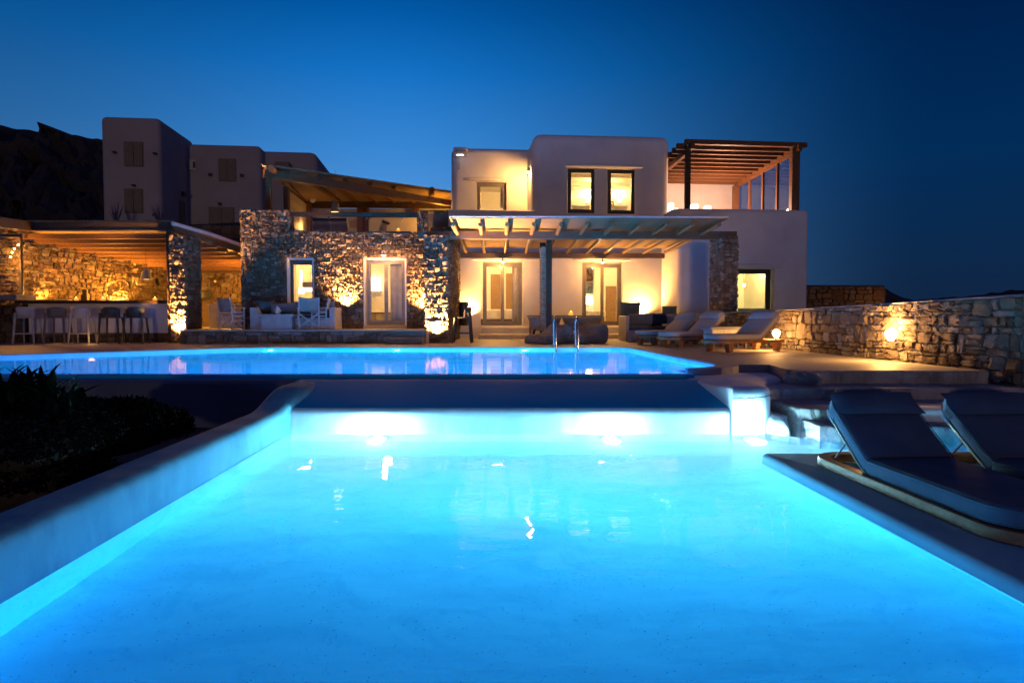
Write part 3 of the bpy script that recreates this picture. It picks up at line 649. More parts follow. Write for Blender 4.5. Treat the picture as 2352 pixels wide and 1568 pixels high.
door(FH,2.1,1095,420,1163,500,villa,'frame',1,.09,.11,name='window',mull=.03)
door(FH,VW+.2,1640,618,1768,760,villa,'dframe',1,.14,.12,name='window',zb=DK+.08,mull=.03)
# plinth and rounded steps below both doors
for a,c,v_ in ((U(1056),U(1103),-.002),(U(1224),U(1334),-.006),(U(1431),uW0-.01,-.006)):
    bm=B(); FH.box(bm,a,c,-.22,v_,DK-.01,zfl-.02); obj('plinth',bm,'plaster',villa,world=True)
for a,c in ((1098,1222),(1335,1450)):
    bm=B(); tmp=bmesh.new(); ua,uc=U(a),U(c)
    for k,(dd,zz) in enumerate(((.75,DK+.17),(.42,zfl-.03))):
        tmp=bmesh.new(); box(tmp,ua+.12*k,uc-.12*k,-dd,-.225 if k==0 else -.004,DK-.01,zz)
        bmesh.ops.bevel(tmp,geom=[e for e in tmp.edges if max(v.co.z for v in e.verts)>zz-1e-6],offset=.045,segments=3,profile=.5,affect='EDGES')
        merge(bm,tmp,FH.mt())
    obj('door_step',bm,'plaster2',villa,world=True,smooth=50)
# alarm box and sensor
ab=FH.hit(1058,350,2)
al=root('alarm_box','white alarm box with blue lettering and lit lights, high on the villa corner','alarm box',FH.p(ab[0],1.99,ab[1]))
tmp=bmesh.new(); box(tmp,-.26,.26,-.14,0,-.16,.16); bmesh.ops.bevel(tmp,geom=list(tmp.edges),offset=.04,segments=3,profile=.5,affect='EDGES'); bm=B(); merge(bm,tmp); obj('case',bm,'white',al,smooth=40)
bm=B(); box(bm,-.13,.11,-.15,-.142,-.155,-.115); obj('light_strip',bm,'led',al)
cu=bpy.data.curves.new('t','FONT'); cu.body='SIGMA'; cu.size=.105; cu.align_x='LEFT'; cu.extrude=.002
to=bpy.data.objects.new('t',cu); COL.objects.link(to); bpy.context.view_layer.update()
me=bpy.data.meshes.new_from_object(to.evaluated_get(bpy.context.evaluated_depsgraph_get())); bpy.data.objects.remove(to)
o=obj('lettering',me,'ink',al); o.rotation_euler=(R(90),0,0); o.location=(-.1,-.144,-.02)
bm=B()
for z_,x_ in ((.035,-.155),(.005,-.17)):
    vs=[bm.verts.new((x_+a,-.146,z_+b_)) for a,b_ in ((-.03,-.012),(.04,-.012),(.06,.012),(-.01,.012))]; bm.faces.new(vs)
obj('emblem',bm,'ink',al)
sb=FH.hit(1054.5,381,2); bm=B(); FH.box(bm,sb[0]-.035,sb[0]+.035,1.9,2.0,sb[1]-.13,sb[1]+.1); FH.box(bm,sb[0]-.01,sb[0]+.01,1.98,2.0,sb[1]+.1,sb[1]+.4)
tag(obj('motion_sensor',bm,'white'),'small upright sensor on the wall below the alarm box','sensor')
# ================================================================ STONE WING
d0=P(555,725,19.3); FD=Fr((d0.x,d0.y),YH)
UD=lambda x,v=0:FD.hit(x,600,v)[0]
ZD=lambda y,x=800,v=0:FD.hit(x,y,v)[1]
sw=root('stone_wing','two-level rubble stone wing with an uplit wall, a window and a double door','building',(d0.x,d0.y,0))
uL=UD(982); zl=ZD(482,600); zp=ZD(533,800); zr=ZD(484,1000)
uT=UD(662); uB=UD(958)
wo=(FD.hit(658,592),FD.hit(722,706)); do=(FD.hit(834,592),FD.hit(934,754))
holes=[(wo[0][0],wo[1][0],wo[1][1],wo[0][1]),(do[0][0],do[1][0],-1,do[0][1]),(uT,uB,zp,9),(uB,uL+2,zr,9),(-1,uT,zl,9)]
bm=B(); FD.box(bm,0,uL+.6,.03,5,TR-.3,zp-.35)
core=obj('wall_core',bm,'mortar',None)
carve(core,[cutb(FD,wo[0][0],wo[1][0],-.2,.6,wo[1][1],wo[0][1]),cutb(FD,do[0][0],do[1][0],-.2,.6,TR-.05,do[0][1]),cutb(FD,UD(600),UD(740)+.6,.42,4,TR-.05,TR+2.75),cutb(FD,UD(740)+.8,uL+.4,.42,4,TR-.05,TR+2.75)])
core.parent=sw; core.location=-Vector(sw.location)
bm=B(); FD.box(bm,0,uT,.03,.55,zp-.35,zl-.02); FD.box(bm,uT,uB,.03,.45,zp-.35,zp-.03); FD.box(bm,uB,uL+.62,.03,1.2,zp-.35,zr-.02); obj('parapet',bm,'mortar',sw,world=True)
bm=B(); tones=[]; stones(bm,tones,FD,0,uL,TR-.1,zl,holes=holes,k=.62,depth=.036,seed=11); stone_obj('stones',bm,tones,'stone',sw)
# cap stones, stones on returns
bm=B(); tones=[]; fT=Fr(FD.p(uT,0,0)[:2],YH+R(90)); stones(bm,tones,fT,0,.55,zp,zl,k=.8,seed=4); 
stone_obj('return_stones',bm,tones,'stone',sw)
for (a,c,z,s) in ((0,uT,zl,1),(uT,uB,zp,2),(uB,uL+.62,zr,3)):
    bm=B(); tones=[]; u=a; r=random.Random(s)
    while u<c-.05:
        w=min(c-u,r.uniform(.3,.6)); tmp=bmesh.new(); box(tmp,u+.01,u+w-.01,-.03,.5,z-.07,z+r.uniform(-.01,.03)); bmesh.ops.bevel(tmp,geom=list(tmp.edges),offset=.02,segments=2,profile=.5,affect='EDGES'); nf=len(tmp.faces); merge(bm,tmp,FD.mt()); tones+=[r.random()]*nf; u+=w
    stone_obj('cap_stones',bm,tones,'stone',sw)
# reveals: white lined jambs
def reveal(fr,h,rt,t=.05,v0=.03,v1=.42,m='plaster'):
    (u0,z1),(u1,z0)=h; bm=B(); fr.box(bm,u0,u0+t,v0,v1,z0,z1-t-.001); fr.box(bm,u1-t,u1,v0,v1,z0,z1-t-.001); fr.box(bm,u0,u1,v0,v1,z1-t,z1-.0005); obj('reveal',bm,m,rt,world=True)
reveal(FD,wo,sw); reveal(FD,do,sw)
door(FD,.24,663,596,728,704,sw,'dframe',1,.1,.12,name='window',mull=.035); door(FD,.2,842,595,932,745,sw,'frame',2,.06,.09)
bm=B(); FD.box(bm,do[0][0],do[1][0],-.12,.3,TR-.02,FD.hit(880,747,.2)[1]); obj('threshold',bm,'terr',sw,world=True)
def lining(fr,u0,u1,v0,v1,z0,z1,rt,m='plaster'):
    t=.04; bm=B(); fr.box(bm,u0+.002,u0+t,v0,v1,z0,z1); fr.box(bm,u1-t,u1-.002,v0,v1,z0,z1); fr.box(bm,u0+t,u1-t,v1-t,v1-.002,z0,z1); fr.box(bm,u0+t,u1-t,v0,v1-t,z1-t,z1-.002); fr.box(bm,u0+t,u1-t,v0,v1-t,z0+.002,z0+t)
    obj('room_lining',bm,m,rt,world=True)
lining(FD,UD(600),UD(740)+.6,.421,4,TR-.05,TR+2.75,sw); lining(FD,UD(740)+.8,uL+.4,.421,4,TR-.05,TR+2.75,sw)
# front lining beside openings
for (a,c,h) in ((UD(600),UD(740)+.6,wo),(UD(740)+.8,uL+.4,do)):
    bm=B(); FD.box(bm,a+.04,h[0][0],.4205,.44,TR,TR+2.7); FD.box(bm,h[1][0],c-.04,.4205,.44,TR,TR+2.7); FD.box(bm,h[0][0],h[1][0],.4205,.44,h[0][1],TR+2.7); obj('room_lining',bm,'plaster',sw,world=True)
# raised terrace and its front wall
ter=root('terrace_wall','low rubble retaining wall along the front of the raised stone terrace','wall',(-6,18.2,0))
bm=B(); prism(bm,[(-9.27,18.24),(-2.42,18.24),(-2.0,19.9),(-2.0,20.5),(-14,20.5),(-14,25),(-14.2,25),(-14.2,20.3),(-12.5,19.7),(-9.27,19.62)],.3,TR-.004); 
S('raised_terrace',bm,'terr')
bm=B(); prism(bm,[(-14,20.5),(-7.9,20.5),(-7.9,26),(-14,26)],.3,TR-.006); S('kitchen_terrace',bm,'terr')
f_,ln=fr2((-9.26,18.2),(-2.4,18.2)); bm=B(); f_.box(bm,0,ln,.02,.35,DK-.1,TR-.035); obj('wall_core',bm,'mortar2',ter,world=True)
bm=B(); tones=[]; xs=(P(889,760,18.2).x+9.26); stones(bm,tones,f_,0,ln,DK-.02,TR-.045,holes=[(xs,9,.82,2)],k=.95,depth=.05,seed=21); stone_obj('stones',bm,tones,'stone2',ter)
bm=B(); bevbox(bm,-9.28,-2.42,18.13,18.5,TR-.045,TR,.012); obj('coping_slab',bm,'terr',ter,world=True)
bm=B(); bevbox(bm,P(889,760,18).x,-2.45,17.75,18.14,DK-.02,.80,.02); obj('step',bm,'mortar2',ter,world=True)

def stone_pillar(name,label,fp,z0,z1,m,k=.8,seed=1,cap=None,depth=.045):
    """fp: list of plan points ccw as seen from above, stones on every side"""
    rt=root(name,label,'pillar',(fp[0][0],fp[0][1],0)); bm=B()
    c=Vector((sum(p[0] for p in fp)/len(fp),sum(p[1] for p in fp)/len(fp)))
    ins=[(c.x+(p[0]-c.x)*(1-.04/max(.1,(Vector(p)-c).length)),c.y+(p[1]-c.y)*(1-.04/max(.1,(Vector(p)-c).length))) for p in fp]
    prism(bm,ins,z0,z1-.02); obj('pillar_core',bm,'mortar',rt,world=True)
    bm=B(); tones=[]
    for i in range(len(fp)):
        a,b_=fp[i],fp[(i+1)%len(fp)]; f,l=fr2(a,b_); stones(bm,tones,f,-.02,l+.02,z0,z1,k=k,seed=seed+i,depth=depth,v=.02)
    stone_obj('stones',bm,tones,m,rt); return rt
zC=P(415,540,18.7).z
stone_pillar('stone_pillar','tall stone pillar with a blazing uplight at its foot beside the bar',[(-9.73,18.68),(-9.32,18.66),(-9.33,19.6),(-9.74,19.6)],DK,zC,'stone',.75,31,depth=.055)
zF=P(1003,540,18.6).z
stone_pillar('stone_pillar','stone pillar lit from below that carries the left end of the terrace pergola',[(-2.46,18.55),(-1.84,18.55),(-1.82,19.4),(-2.46,19.4)],DK,zF,'stone',.8,41,depth=.06)
wwp=[(-2.44,19.42),(-1.82,19.42),(-1.80,22.35),(-2.44,22.35)]
ww=root('wing_wall','tall stone spur wall between the stone wing and the white villa','wall',(-2,20,0))
bm=B(); prism(bm,[(-2.4,19.44),(-1.86,19.44),(-1.84,22.3),(-2.4,22.3)],DK,P(1003,540,18.6).z+.35); obj('wall_core',bm,'mortar',ww,world=True)
bm=B(); tones=[]; f_,l_=fr2((-1.82,19.42),(-1.80,22.35)); stones(bm,tones,f_,0,l_,DK,zF+.35,k=.8,seed=52,v=.02); f_,l_=fr2((-2.44,19.42),(-1.82,19.42)); stones(bm,tones,f_,0,l_,zF-.1,zF+.35,k=.8,seed=53,v=.02); stone_obj('stones',bm,tones,'stone',ww)
pH=[(P(1658,600,18.6).x,18.6),(P(1695,600,18.6).x,18.65),(P(1695,600,18.6).x,19.5),(P(1632,600,19.45).x,19.45)]
zH=P(1676,541,18.6).z
stone_pillar('stone_pillar','unlit stone pillar that carries the right end of the terrace pergola',pH,DK-.3,zH,'stone2',.8,61)

# ================================================================ TERRACE PERGOLA (in front of the white villa)
pg=root('terrace_pergola','reed-roofed pergola of peeled poles shading the two villa doors','pergola',(0,18.7,0))
def topz(Y): return P(1200,505,17.3).z+(Y-17.3)*(P(1200,578,22.3).z-P(1200,505,17.3).z)/5.0
bL,bR=P(962,541,18.75),P(1690,539,18.85)
bm=B(); bar(bm,(bL.x,18.75,bL.z),(bR.x,18.85,P(1690,541,18.85).z),.2,.22); obj('front_beam',bm,'beam',pg,world=True)
w0,w1=P(1058,587,22.25),P(1524,588,22.75)
bm=B(); bar(bm,(w0.x,w0.y-.05,w0.z),(w1.x,w1.y-.05,w1.z),.16,.17); obj('wall_beam',bm,'beam',pg,world=True)
fx=[1040,1103,1165,1227,1289,1350,1410,1470,1532,1592,1652]; bx=[1071,1112,1160,1208,1262,1302,1347,1390,1432,1478,1527]
for a,c in zip(fx,bx):
    A=P(a,515,17.35); Z_=P(c,580,22.3); bm=B(); tube(bm,[A,(A+Z_)/2+Vector((0,0,-.01)),Z_],[.06,.055,.05],10); obj('rafter',bm,'pole',pg,world=True,smooth=50)
    
c0,c1,c2,c3=P(1033,506,17.25),P(1672,508,17.3),P(1536,574,22.55),P(1060,573,22.2)
bm=B(); sheet(bm,lambda u,v:(c0.lerp(c1,u)).lerp(c3.lerp(c2,u),v)+Vector((0,0,.055+.012*noise.noise(Vector((u*14,v*9,0))))),30,14); 
o=obj('reed_roof',bm,'reed',pg,world=True); md=o.modifiers.new('s','SOLIDIFY'); md.thickness=.03; md.offset=1
bm=B(); bar(bm,c0+Vector((0,-.02,.10)),c1+Vector((0,-.02,.10)),.07,.032); obj('edge_strip',bm,'cap',pg,world=True)
# mid post with rope screen
ps=root('pergola_post','dark square pergola post with a corded rope screen on its left side','post',(P(1261,700,19.3).x,19.3,DK))
pt=P(1261,558,19.3); w=.08
bm=B(); box(bm,-w,w,-.06,.06,0,pt.z-DK+.12); obj('post',bm,'dwood',ps)
bm=B(); r=random.Random(5)
for k in range(52):
    z=.35+k*(pt.z-DK-.45)/52; pts=[(-w-.01,.10,z),(-w-.07,.06+.01*r.random(),z+.03+r.uniform(-.01,.01)),(-w-.14,.10,z+.02),(-w-.15,.7,z+r.uniform(-.01,.02))]; tube(bm,pts,.021,5)
obj('rope_screen',bm,'rope',ps,smooth=60)
bm=B(); box(bm,-w-.16,w,.78,.86,0,pt.z-DK+.1); box(bm,-w,w,.06,.78,pt.z-DK-.02,pt.z-DK+.08); obj('screen_frame',bm,'dwood',ps)

# ================================================================ BAR
bp=root('bar_pergola','low timber pergola with heavy joists over the outdoor bar','pergola',(-10,19,0))
zf=P(260,521,18.9).z
def rz_(Y): return zf+.06-(Y-18.9)*.135
bm=B(); bar(bm,P(60,520,18.9),P(392,521,18.9),.16,.24); obj('front_beam',bm,'dwood',bp,world=True)
bm=B(); bar(bm,P(80,529.5,18.82),P(390,530.5,18.82),.02,.035); obj('fascia_trim',bm,'pole',bp,world=True)
a,b_=P(-60,503,15.5),P(66,519,18.85); bm=B(); bar(bm,a,b_,.16,.26); obj('side_beam',bm,'dwood',bp,world=True)
bm=B(); bar(bm,a+Vector((.05,0,-.15)),b_+Vector((.02,0,-.16)),.03,.03); obj('fascia_trim',bm,'pole',bp,world=True)
for k in range(9):
    Y=19.35+k*.56; z=rz_(Y)-.22; xl=-14.6+(Y-19.5)*.444; xr=-9.85+(Y-18.9)*.40
    if Y>20.5: xr=-9.3+(Y-20)*.16
    bm=B(); bar(bm,(xl-.1,Y,z),(min(xr,-8.6),Y,z),.14,.15); obj('joist',bm,'rwood',bp,world=True)
e0,e1=P(398,517,18.9),P(557,569,21.9)
bm=B(); bar(bm,e0+Vector((0,0,-.12)),e1+Vector((0,0,-.12)),.14,.2); obj('end_beam',bm,'beam',bp,world=True)
bm=B(); vs=[Vector((-15.2,18.85,zf+.14)),Vector((e0.x,18.85,zf+.14)),Vector((e1.x,e1.y,e1.z+.0)),Vector((-8.7,24.3,rz_(24.3))),Vector((-12.9,24.3,rz_(24.3))),Vector((-15.0,19.5,rz_(19.5)+.05))]
bm.faces.new([bm.verts.new(v) for v in vs]); o=obj('roof_mat',bm,'reed',bp,world=True); md=o.modifiers.new('s','SOLIDIFY'); md.thickness=.04; md.offset=1
bm=B(); vs=[Vector((-17,15.3,zf+.22)),Vector((-14.9,15.3,zf+.22)),Vector((-14.1,18.84,zf+.13)),Vector((-16.5,18.84,zf+.13))]
bm.faces.new([bm.verts.new(v) for v in vs]); o=obj('roof_mat',bm,'reed',bp,world=True); md=o.modifiers.new('s','SOLIDIFY'); md.thickness=.04; md.offset=1
bm=B(); tube(bm,[e0+Vector((.03,-.1,.03)),(e0+e1)/2+Vector((.03,0,.09)),e1+Vector((.03,0,.06))],.06,8); obj('roll_edge',bm,'cap',bp,world=True)
x0=P(394,700,18.75).x; bm=B(); bevbox(bm,x0-.085,x0+.075,18.68,18.82,DK,zf-.1,.01); obj('post',bm,'dwood',bp,world=True)
bm=B(); bar(bm,(-14.75,19.4,rz_(19.4)-.36),(-12.7,24,rz_(24)-.36),.12,.2); obj('wall_plate',bm,'dwood',bp,world=True)
bm=B(); bar(bm,(-12.7,23.95,rz_(24)-.30),(-8.7,23.95,rz_(24)-.30),.12,.14); obj('wall_plate',bm,'dwood',bp,world=True)
# bar back walls
bw=root('bar_side_wall','tall rubble wall glowing amber behind the bar, with small square niches','wall',(-14,21,0))
fA,lA=fr2((-14.6,19.5),(-12.6,24.05))
nich=[]
for x0_,x1_,y0_,y1_ in ((186,201,664,690),(245,259,655,679),(294,304,646,664),(358,369,638,656)):
    (a,zt),(c,zb)=fA.hit(x0_,y0_),fA.hit(x1_,y1_); nich.append((a,c,zb,zt))
bm=B(); fA.box(bm,-.1,lA,.03,.5,DK,rz_(19.5)-.05); c_=obj('wall_core',bm,'mortar2',None)
carve(c_,[cutb(fA,a,c,-.1,.33,z0,z1) for a,c,z0,z1 in nich]); c_.parent=bw; c_.location=-Vector(bw.location)
bm=B(); tones=[]; stones(bm,tones,fA,0,lA,DK+.6,rz_(19.5)-.3,holes=nich,k=.75,depth=.05,seed=71,top=(-.115,rz_(19.5)-.22)); stone_obj('stones',bm,tones,'stone',bw)
b0=root('bar_end_wall','dim rubble wall behind the clear blind at the bar\'s far left','wall',(-17,19.4,0))
f0,l0=fr2((-18.5,19.3),(-14.62,19.42)); bm=B(); f0.box(bm,0,l0,.03,.4,DK,4); obj('wall_core',bm,'mortar2',b0,world=True)
bm=B(); tones=[]; stones(bm,tones,f0,0,l0,DK,4,k=1,depth=.07,seed=72); stone_obj('stones',bm,tones,'stone',b0)
wb=root('kitchen_wall','amber rubble wall with a wicker wreath, behind the outdoor kitchen','wall',(-10.5,24,0))
fB,lB=fr2((-12.8,24.0),(-8.2,24.1)); bm=B(); fB.box(bm,0,lB,.03,.5,TR-.3,rz_(24)-.05); obj('wall_core',bm,'mortar2',wb,world=True)
bm=B(); tones=[]; stones(bm,tones,fB,0,lB,TR,rz_(24)-.2,k=1.05,depth=.04,seed=81,gap=.012); stone_obj('stones',bm,tones,'stone',wb)
# counter
bc=root('bar_counter','long white bar counter with a dark top on a stone plinth','bar counter',(-12,19,DK))
xa,xb=P(62,700,19).x,P(389,700,19).x; zt=P(200,690,19).z
bm=B(); box(bm,xa,xb,19.05,19.6,.9,zt-.09); obj('front_panel',bm,'plaster',bc,world=True)
bm=B(); bevbox(bm,xa-.25,xb+.02,18.85,19.75,zt-.09,zt,.01); obj('counter_top',bm,'dwood',bc,world=True)
bm=B(); f_,l_=fr2((xa,19.08),(xb,19.08)); f_.box(bm,0,l_,.02,.4,DK,.9); obj('plinth',bm,'mortar2',bc,world=True)
bm=B(); tones=[]; stones(bm,tones,f_,0,l_,DK,.9,k=.9,seed=91,depth=.05); stone_obj('plinth_stones',bm,tones,'stone',bc)
# dark low stone bank left of the bar
db=root('planter_wall','dark low stone wall at the bar\'s left end below the clear blind','wall',(-16,18.6,DK))
f_,l_=fr2((-17.5,18.7),(xa-.05,18.9)); bm=B(); f_.box(bm,0,l_,.03,.5,DK,1.72); obj('wall_core',bm,'mortar',db,world=True)
bm=B(); tones=[]; stones(bm,tones,f_,0,l_,DK,1.7,k=1,seed=92); stone_obj('stones',bm,tones,'stone',db)
bm=B(); bevbox(bm,-17.5,P(50,690,18.3).x,18.1,18.9,P(20,690,18.3).z,P(20,676,18.3).z,.03); obj('top_slab',bm,'mortar2',db,world=True)
# clear blind, with bulbs added for the spot lamps reflected in it
bl=root('clear_blind','clear plastic wind blind in a thin dark frame at the bar\'s left end','blind',(-14.5,18.4,1.9))
y_=18.4; xr=P(49.5,600,y_).x; z0_,z1_=P(40,676,y_).z,P(40,545,y_).z
bm=B(); box(bm,xr-2.2,xr,y_,y_+.006,z0_,z1_); obj('sheet',bm,'glass',bl,world=True)
bm=B(); box(bm,xr,xr+.03,y_-.02,y_+.03,z0_-.02,z1_+.1); box(bm,xr-2.2,xr,y_-.02,y_+.03,z1_,z1_+.09); box(bm,xr-2.2,xr,y_-.02,y_+.03,z0_-.05,z0_); obj('frame',bm,'dframe',bl,world=True)
for k,(x,y) in enumerate(((42,562),(33,571),(28,580),(24,590))):
    p=P(x,y,19.0); rt=root('reflected_spot','small glowing bulb standing in for an amber spot reflected in the clear blind','lamp',p,group='amber reflections in the clear blind'); bm=B(); bmesh.ops.create_uvsphere(bm,u_segments=8,v_segments=6,radius=.022); obj('bulb',bm,'bulb',rt); 
    bm=B(); tube(bm,[(0,.03,0),(0,.22,0)],.02,6); obj('stem',bm,'black',rt)
light('spot_glow','POINT',P(34,590,18.9),170,AMB,bl,.05)

# ================================================================ RIGHT WALL AND FAR STONE HOUSE
K=[(5.25,20.9,1.40),(6.0,17.5,1.49),(6.38,15.3,1.535),(6.55,12.0,1.60),(6.84,8.75,1.68)]
kw=root('boundary_wall','long rubble boundary wall with a lime-washed top at the deck\'s right side','wall',(6.4,13,0))
core=B(); sb=B(); tones=[]; cp=B()
for i in range(4):
    (x0,y0,z0),(x1,y1,z1)=K[i],K[i+1]; f,l=fr2((x0,y0),(x1,y1)); zb=-.6
    vs=[f.p(u,v,z) for (u,v,z) in ((0,.03,zb),(l,.03,zb),(l,.45,zb),(0,.45,zb),(0,.03,z0-.03),(l,.03,z1-.03),(l,.45,z1-.03),(0,.45,z0-.03))]
    V=[core.verts.new(v) for v in vs]
    for q in ((3,2,1,0),(4,5,6,7),(0,1,5,4),(1,2,6,5),(2,3,7,6),(3,0,4,7)): core.faces.new([V[j] for j in q])
    stones(sb,tones,f,0,l,-.1 if i==3 else DK-.1,max(z0,z1),k=.95 if i>1 else .8,depth=.036,seed=100+i,top=((z1-z0)/l,z0-.03),gap=.009)
    n_=int(l/.25)
    def capf(u,v,f=f,l=l,z0=z0,z1=z1):
        a=2*math.pi*v; return f.p(u*l,.22-.245*math.cos(a)+.008*noise.noise(Vector((u*l*5,v*3,i))),z0+(z1-z0)*u-.005+.03*math.sin(a)+.01*noise.noise(Vector((u*l*3,v*2,7+i))))
    sheet(cp,capf,n_,8)
f,l=fr2((6.84,8.75),(9.6,8.5)); V=[f.p(u,v,z) for (u,v,z) in ((0,.03,-.6),(l,.03,-.6),(l,.5,-.6),(0,.5,-.6),(0,.03,1.65),(l,.03,1.65),(l,.5,1.65),(0,.5,1.65))]; V=[core.verts.new(v) for v in V]
for q in ((3,2,1,0),(4,5,6,7),(0,1,5,4),(1,2,6,5),(2,3,7,6),(3,0,4,7)): core.faces.new([V[j] for j in q])
stones(sb,tones,f,0,l,-.1,1.66,k=1,seed=120)
obj('wall_core',core,'mortar2',kw,world=True); stone_obj('stones',sb,tones,'stone2',kw); obj('lime_capping',cp,'cap',kw,world=True,smooth=60)
fsx=P(1858,700,30); fh=root('stone_outbuilding','flat stone outbuilding lit amber behind the boundary wall','building',(fsx.x+2,30,0))
f,l=fr2((P(1840,700,30).x,30),(P(2042,700,30).x,30.2)); zt=P(1900,654,30).z
tmp=bmesh.new(); box(tmp,0,l,.03,4,0,zt); bmesh.ops.bevel(tmp,geom=[e for e in tmp.edges if max(v.co.z for v in e.verts)>zt-1e-6],offset=.12,segments=3,profile=.5,affect='EDGES'); bm=B(); merge(bm,tmp,f.mt()); obj('wall_core',bm,'mortar',fh,world=True)
bm=B(); tones=[]; stones(bm,tones,f,0,l-.1,.9,zt-.1,k=1.5,depth=.07,seed=131,aspect=1.9); stone_obj('stones',bm,tones,'stone',fh)
light('yard_glow','POINT',(P(2000,700,30).x+.5,28.2,1.0),75,AMB,fh,.2)
rc=P(1925,670,29.6); bm=B(); 

# ================================================================ UPPER STONE TERRACE
up=root('upper_pergola','slanting reed pergola over the dining terrace on top of the stone wing','pergola',(-5,22,0))
A=P(600,388,20.0); Bp=P(1036,452,25.0); Cc=P(1036,461,26.6); Dd=P(690,462,25.8)
bm=B(); bar(bm,P(607,397,20.1),P(1033,467,25.0),.22,.26,.22,.2); obj('front_beam',bm,'rwood',up,world=True)
bm=B(); bar(bm,P(700,469,25.9),P(1036,471,26.4),.2,.26); obj('back_beam',bm,'dwood',up,world=True)
bm=B(); vs=[P(600,379,19.9),P(1036,441,24.8),P(1037,467,26.6),P(694,465,26.0)]; 
sheet(bm,lambda u,v:(vs[0].lerp(vs[1],u)).lerp(vs[3].lerp(vs[2],u),v),20,8); o=obj('reed_roof',bm,'reed',up,world=True); md=o.modifiers.new('s','SOLIDIFY'); md.thickness=.05; md.offset=1
for (a,b_,c,d,Y1,Y2) in ((628,392,700,462,20.1,25.9),(715,404,784,460,20.9,25.9),(779,412,820,461,21.7,26.0),(838,419,866,462,22.5,26.0),(894,426,906,462,23.2,26.1),(949,434,950,463,23.9,26.1),(992,441,990,464,24.5,26.2)):
    bm=B(); p,q=P(a-(6 if a<700 else 45)*(a<985),b_-6,Y1-.5),P(c,d,Y2); dv=q-p; q0=p+dv*.0; tube(bm,[q0,q],[.1,.085],8); obj('rafter',bm,'rwood',up,world=True,smooth=50)
for (x,y0,Y,w_) in ((617,402,20.3,.075),(658,430,21.9,.085),(706,465,25.7,.13),(827,470,26.2,.11),(800+39,470,26.3,.13),(957,470,26.3,.1)):
    p=P(x,y0,Y); bm=B(); bevbox(bm,p.x-w_,p.x+w_,Y-w_,Y+w_,zp-.5,p.z,.01); obj('post',bm,'rwood',up,world=True)
# board walls
bd=root('board_screen','pale board screen closing the back of the dining terrace','screen',(-5,26.5,0))
bm=B(); z1b=P(800,479,26.6).z
for k in range(12):
    z=z1b-.24*k; x0_,x1_=P(708,500,26.6).x,P(1037,500,26.6).x; box(bm,x0_,x1_,26.6,26.64,z-.233,z)
obj('back_boards',bm,'white',bd,world=True)
bm=B(); a,b_=P(664,500,22.6),P(704,500,25.5)
f,l=fr2((a.x,a.y),(b_.x,b_.y))
for k in range(14):
    z=P(664,436,22.6).z-.24*k; f.box(bm,0,l,0,.04,z-.233,z)
obj('side_boards',bm,'white',bd,world=True)
lw_=root('terrace_bench_wall','low rounded white wall at the back of the dining terrace','wall',(-3,26,0))
tmp=bmesh.new(); a,b_=P(846,500,26.1),P(1040,500,26.1); zt=P(900,497,26.1).z; box(tmp,a.x,b_.x,26.0,26.4,2.5,zt); bmesh.ops.bevel(tmp,geom=[e for e in tmp.edges if max(v.co.z for v in e.verts)>zt-1e-6],offset=.15,segments=4,profile=.5,affect='EDGES'); bm=B(); merge(bm,tmp); obj('wall_body',bm,'plaster',lw_,world=True,smooth=50)
bm=B(); FD.box(bm,.3,uL+.2,.4,7,zp-.345,zp-.33); obj('terrace_floor',bm,'terr',sw,world=True)
rl=root('glass_railing','glass balustrade under a thick dark timber handrail along the stone parapet','railing',FD.p(2,.2,zp))
p0_,p1_=FD.hit(655,492,.15),FD.hit(959,494,.15)
bm=B(); a,b_=FD.p(p0_[0],.15,p0_[1]),FD.p(p1_[0],.15,p1_[1]); bar(bm,a,b_,.14,.125); obj('handrail',bm,'dwood',rl,world=True)
for x in (673,756,842,924):
    u=FD.hit(x,500,.15)[0]; bm=B(); FD.box(bm,u-.02,u+.02,.12,.18,p0_[1]-.12,p0_[1]-.06); obj('bracket',bm,'steel',rl,world=True)
us=[FD.hit(x,500,.15)[0] for x in (661,754,842,958)]
for a,c in zip(us,us[1:]):
    bm=B(); FD.box(bm,a+.01,c-.01,.145,.155,zp-.02,p0_[1]-.07); obj('glass_panel',bm,'tglass',rl,world=True)

# ================================================================ ROOF PERGOLA (right)
rp=root('roof_pergola','dark red timber pergola on the villa\'s right roof terrace','pergola',(8,23,5))
pl,prr=P(1580,330,21.75),P(1826,332,22.1)
for (p,w_) in ((pl,.085),(prr,.13)):
    bm=B(); bevbox(bm,p.x-w_,p.x+w_,p.y-w_,p.y+w_,zw-.6,p.z,.012); obj('post',bm,'rwood' if w_>.1 else 'dwood',rp,world=True)
pb=P(1690,424,26.6); bm=B(); bevbox(bm,pb.x-.11,pb.x+.11,pb.y-.11,pb.y+.11,zw-.9,pb.z-.05,.01); obj('post',bm,'rwood',rp,world=True)
s0_,s1_=P(1834,341,21.9),P(1690,427,26.7); sl=s1_-s0_
bm=B(); bar(bm,s0_-sl*.03,s1_,.12,.22); obj('side_beam',bm,'rwood',rp,world=True)
l0_=P(1590,336,21.6); l1_=P(1536,384,24.0); l1_=l0_+(l1_-l0_)*2.1
bm=B(); bar(bm,l0_-(l1_-l0_)*.02,l1_,.12,.2); obj('side_beam',bm,'rwood',rp,world=True)
bm=B(); bar(bm,P(1573,326,21.7),P(1852,334,22.0),.16,.15); obj('crossbeam',bm,'rwood',rp,world=True)
for k in range(1,11):
    t=k/10.2; L_=l0_+(l1_-l0_)*(t*.98)+Vector((-.25,0,.12)); R_=s0_+sl*t+Vector((.0,0,.12)); L_.y=R_.y-.36
    L_.x=5.52-.03*k
    bm=B(); bar(bm,(L_.x,L_.y,R_.z),R_,.12,.19); obj('crossbeam',bm,'rwood',rp,world=True)
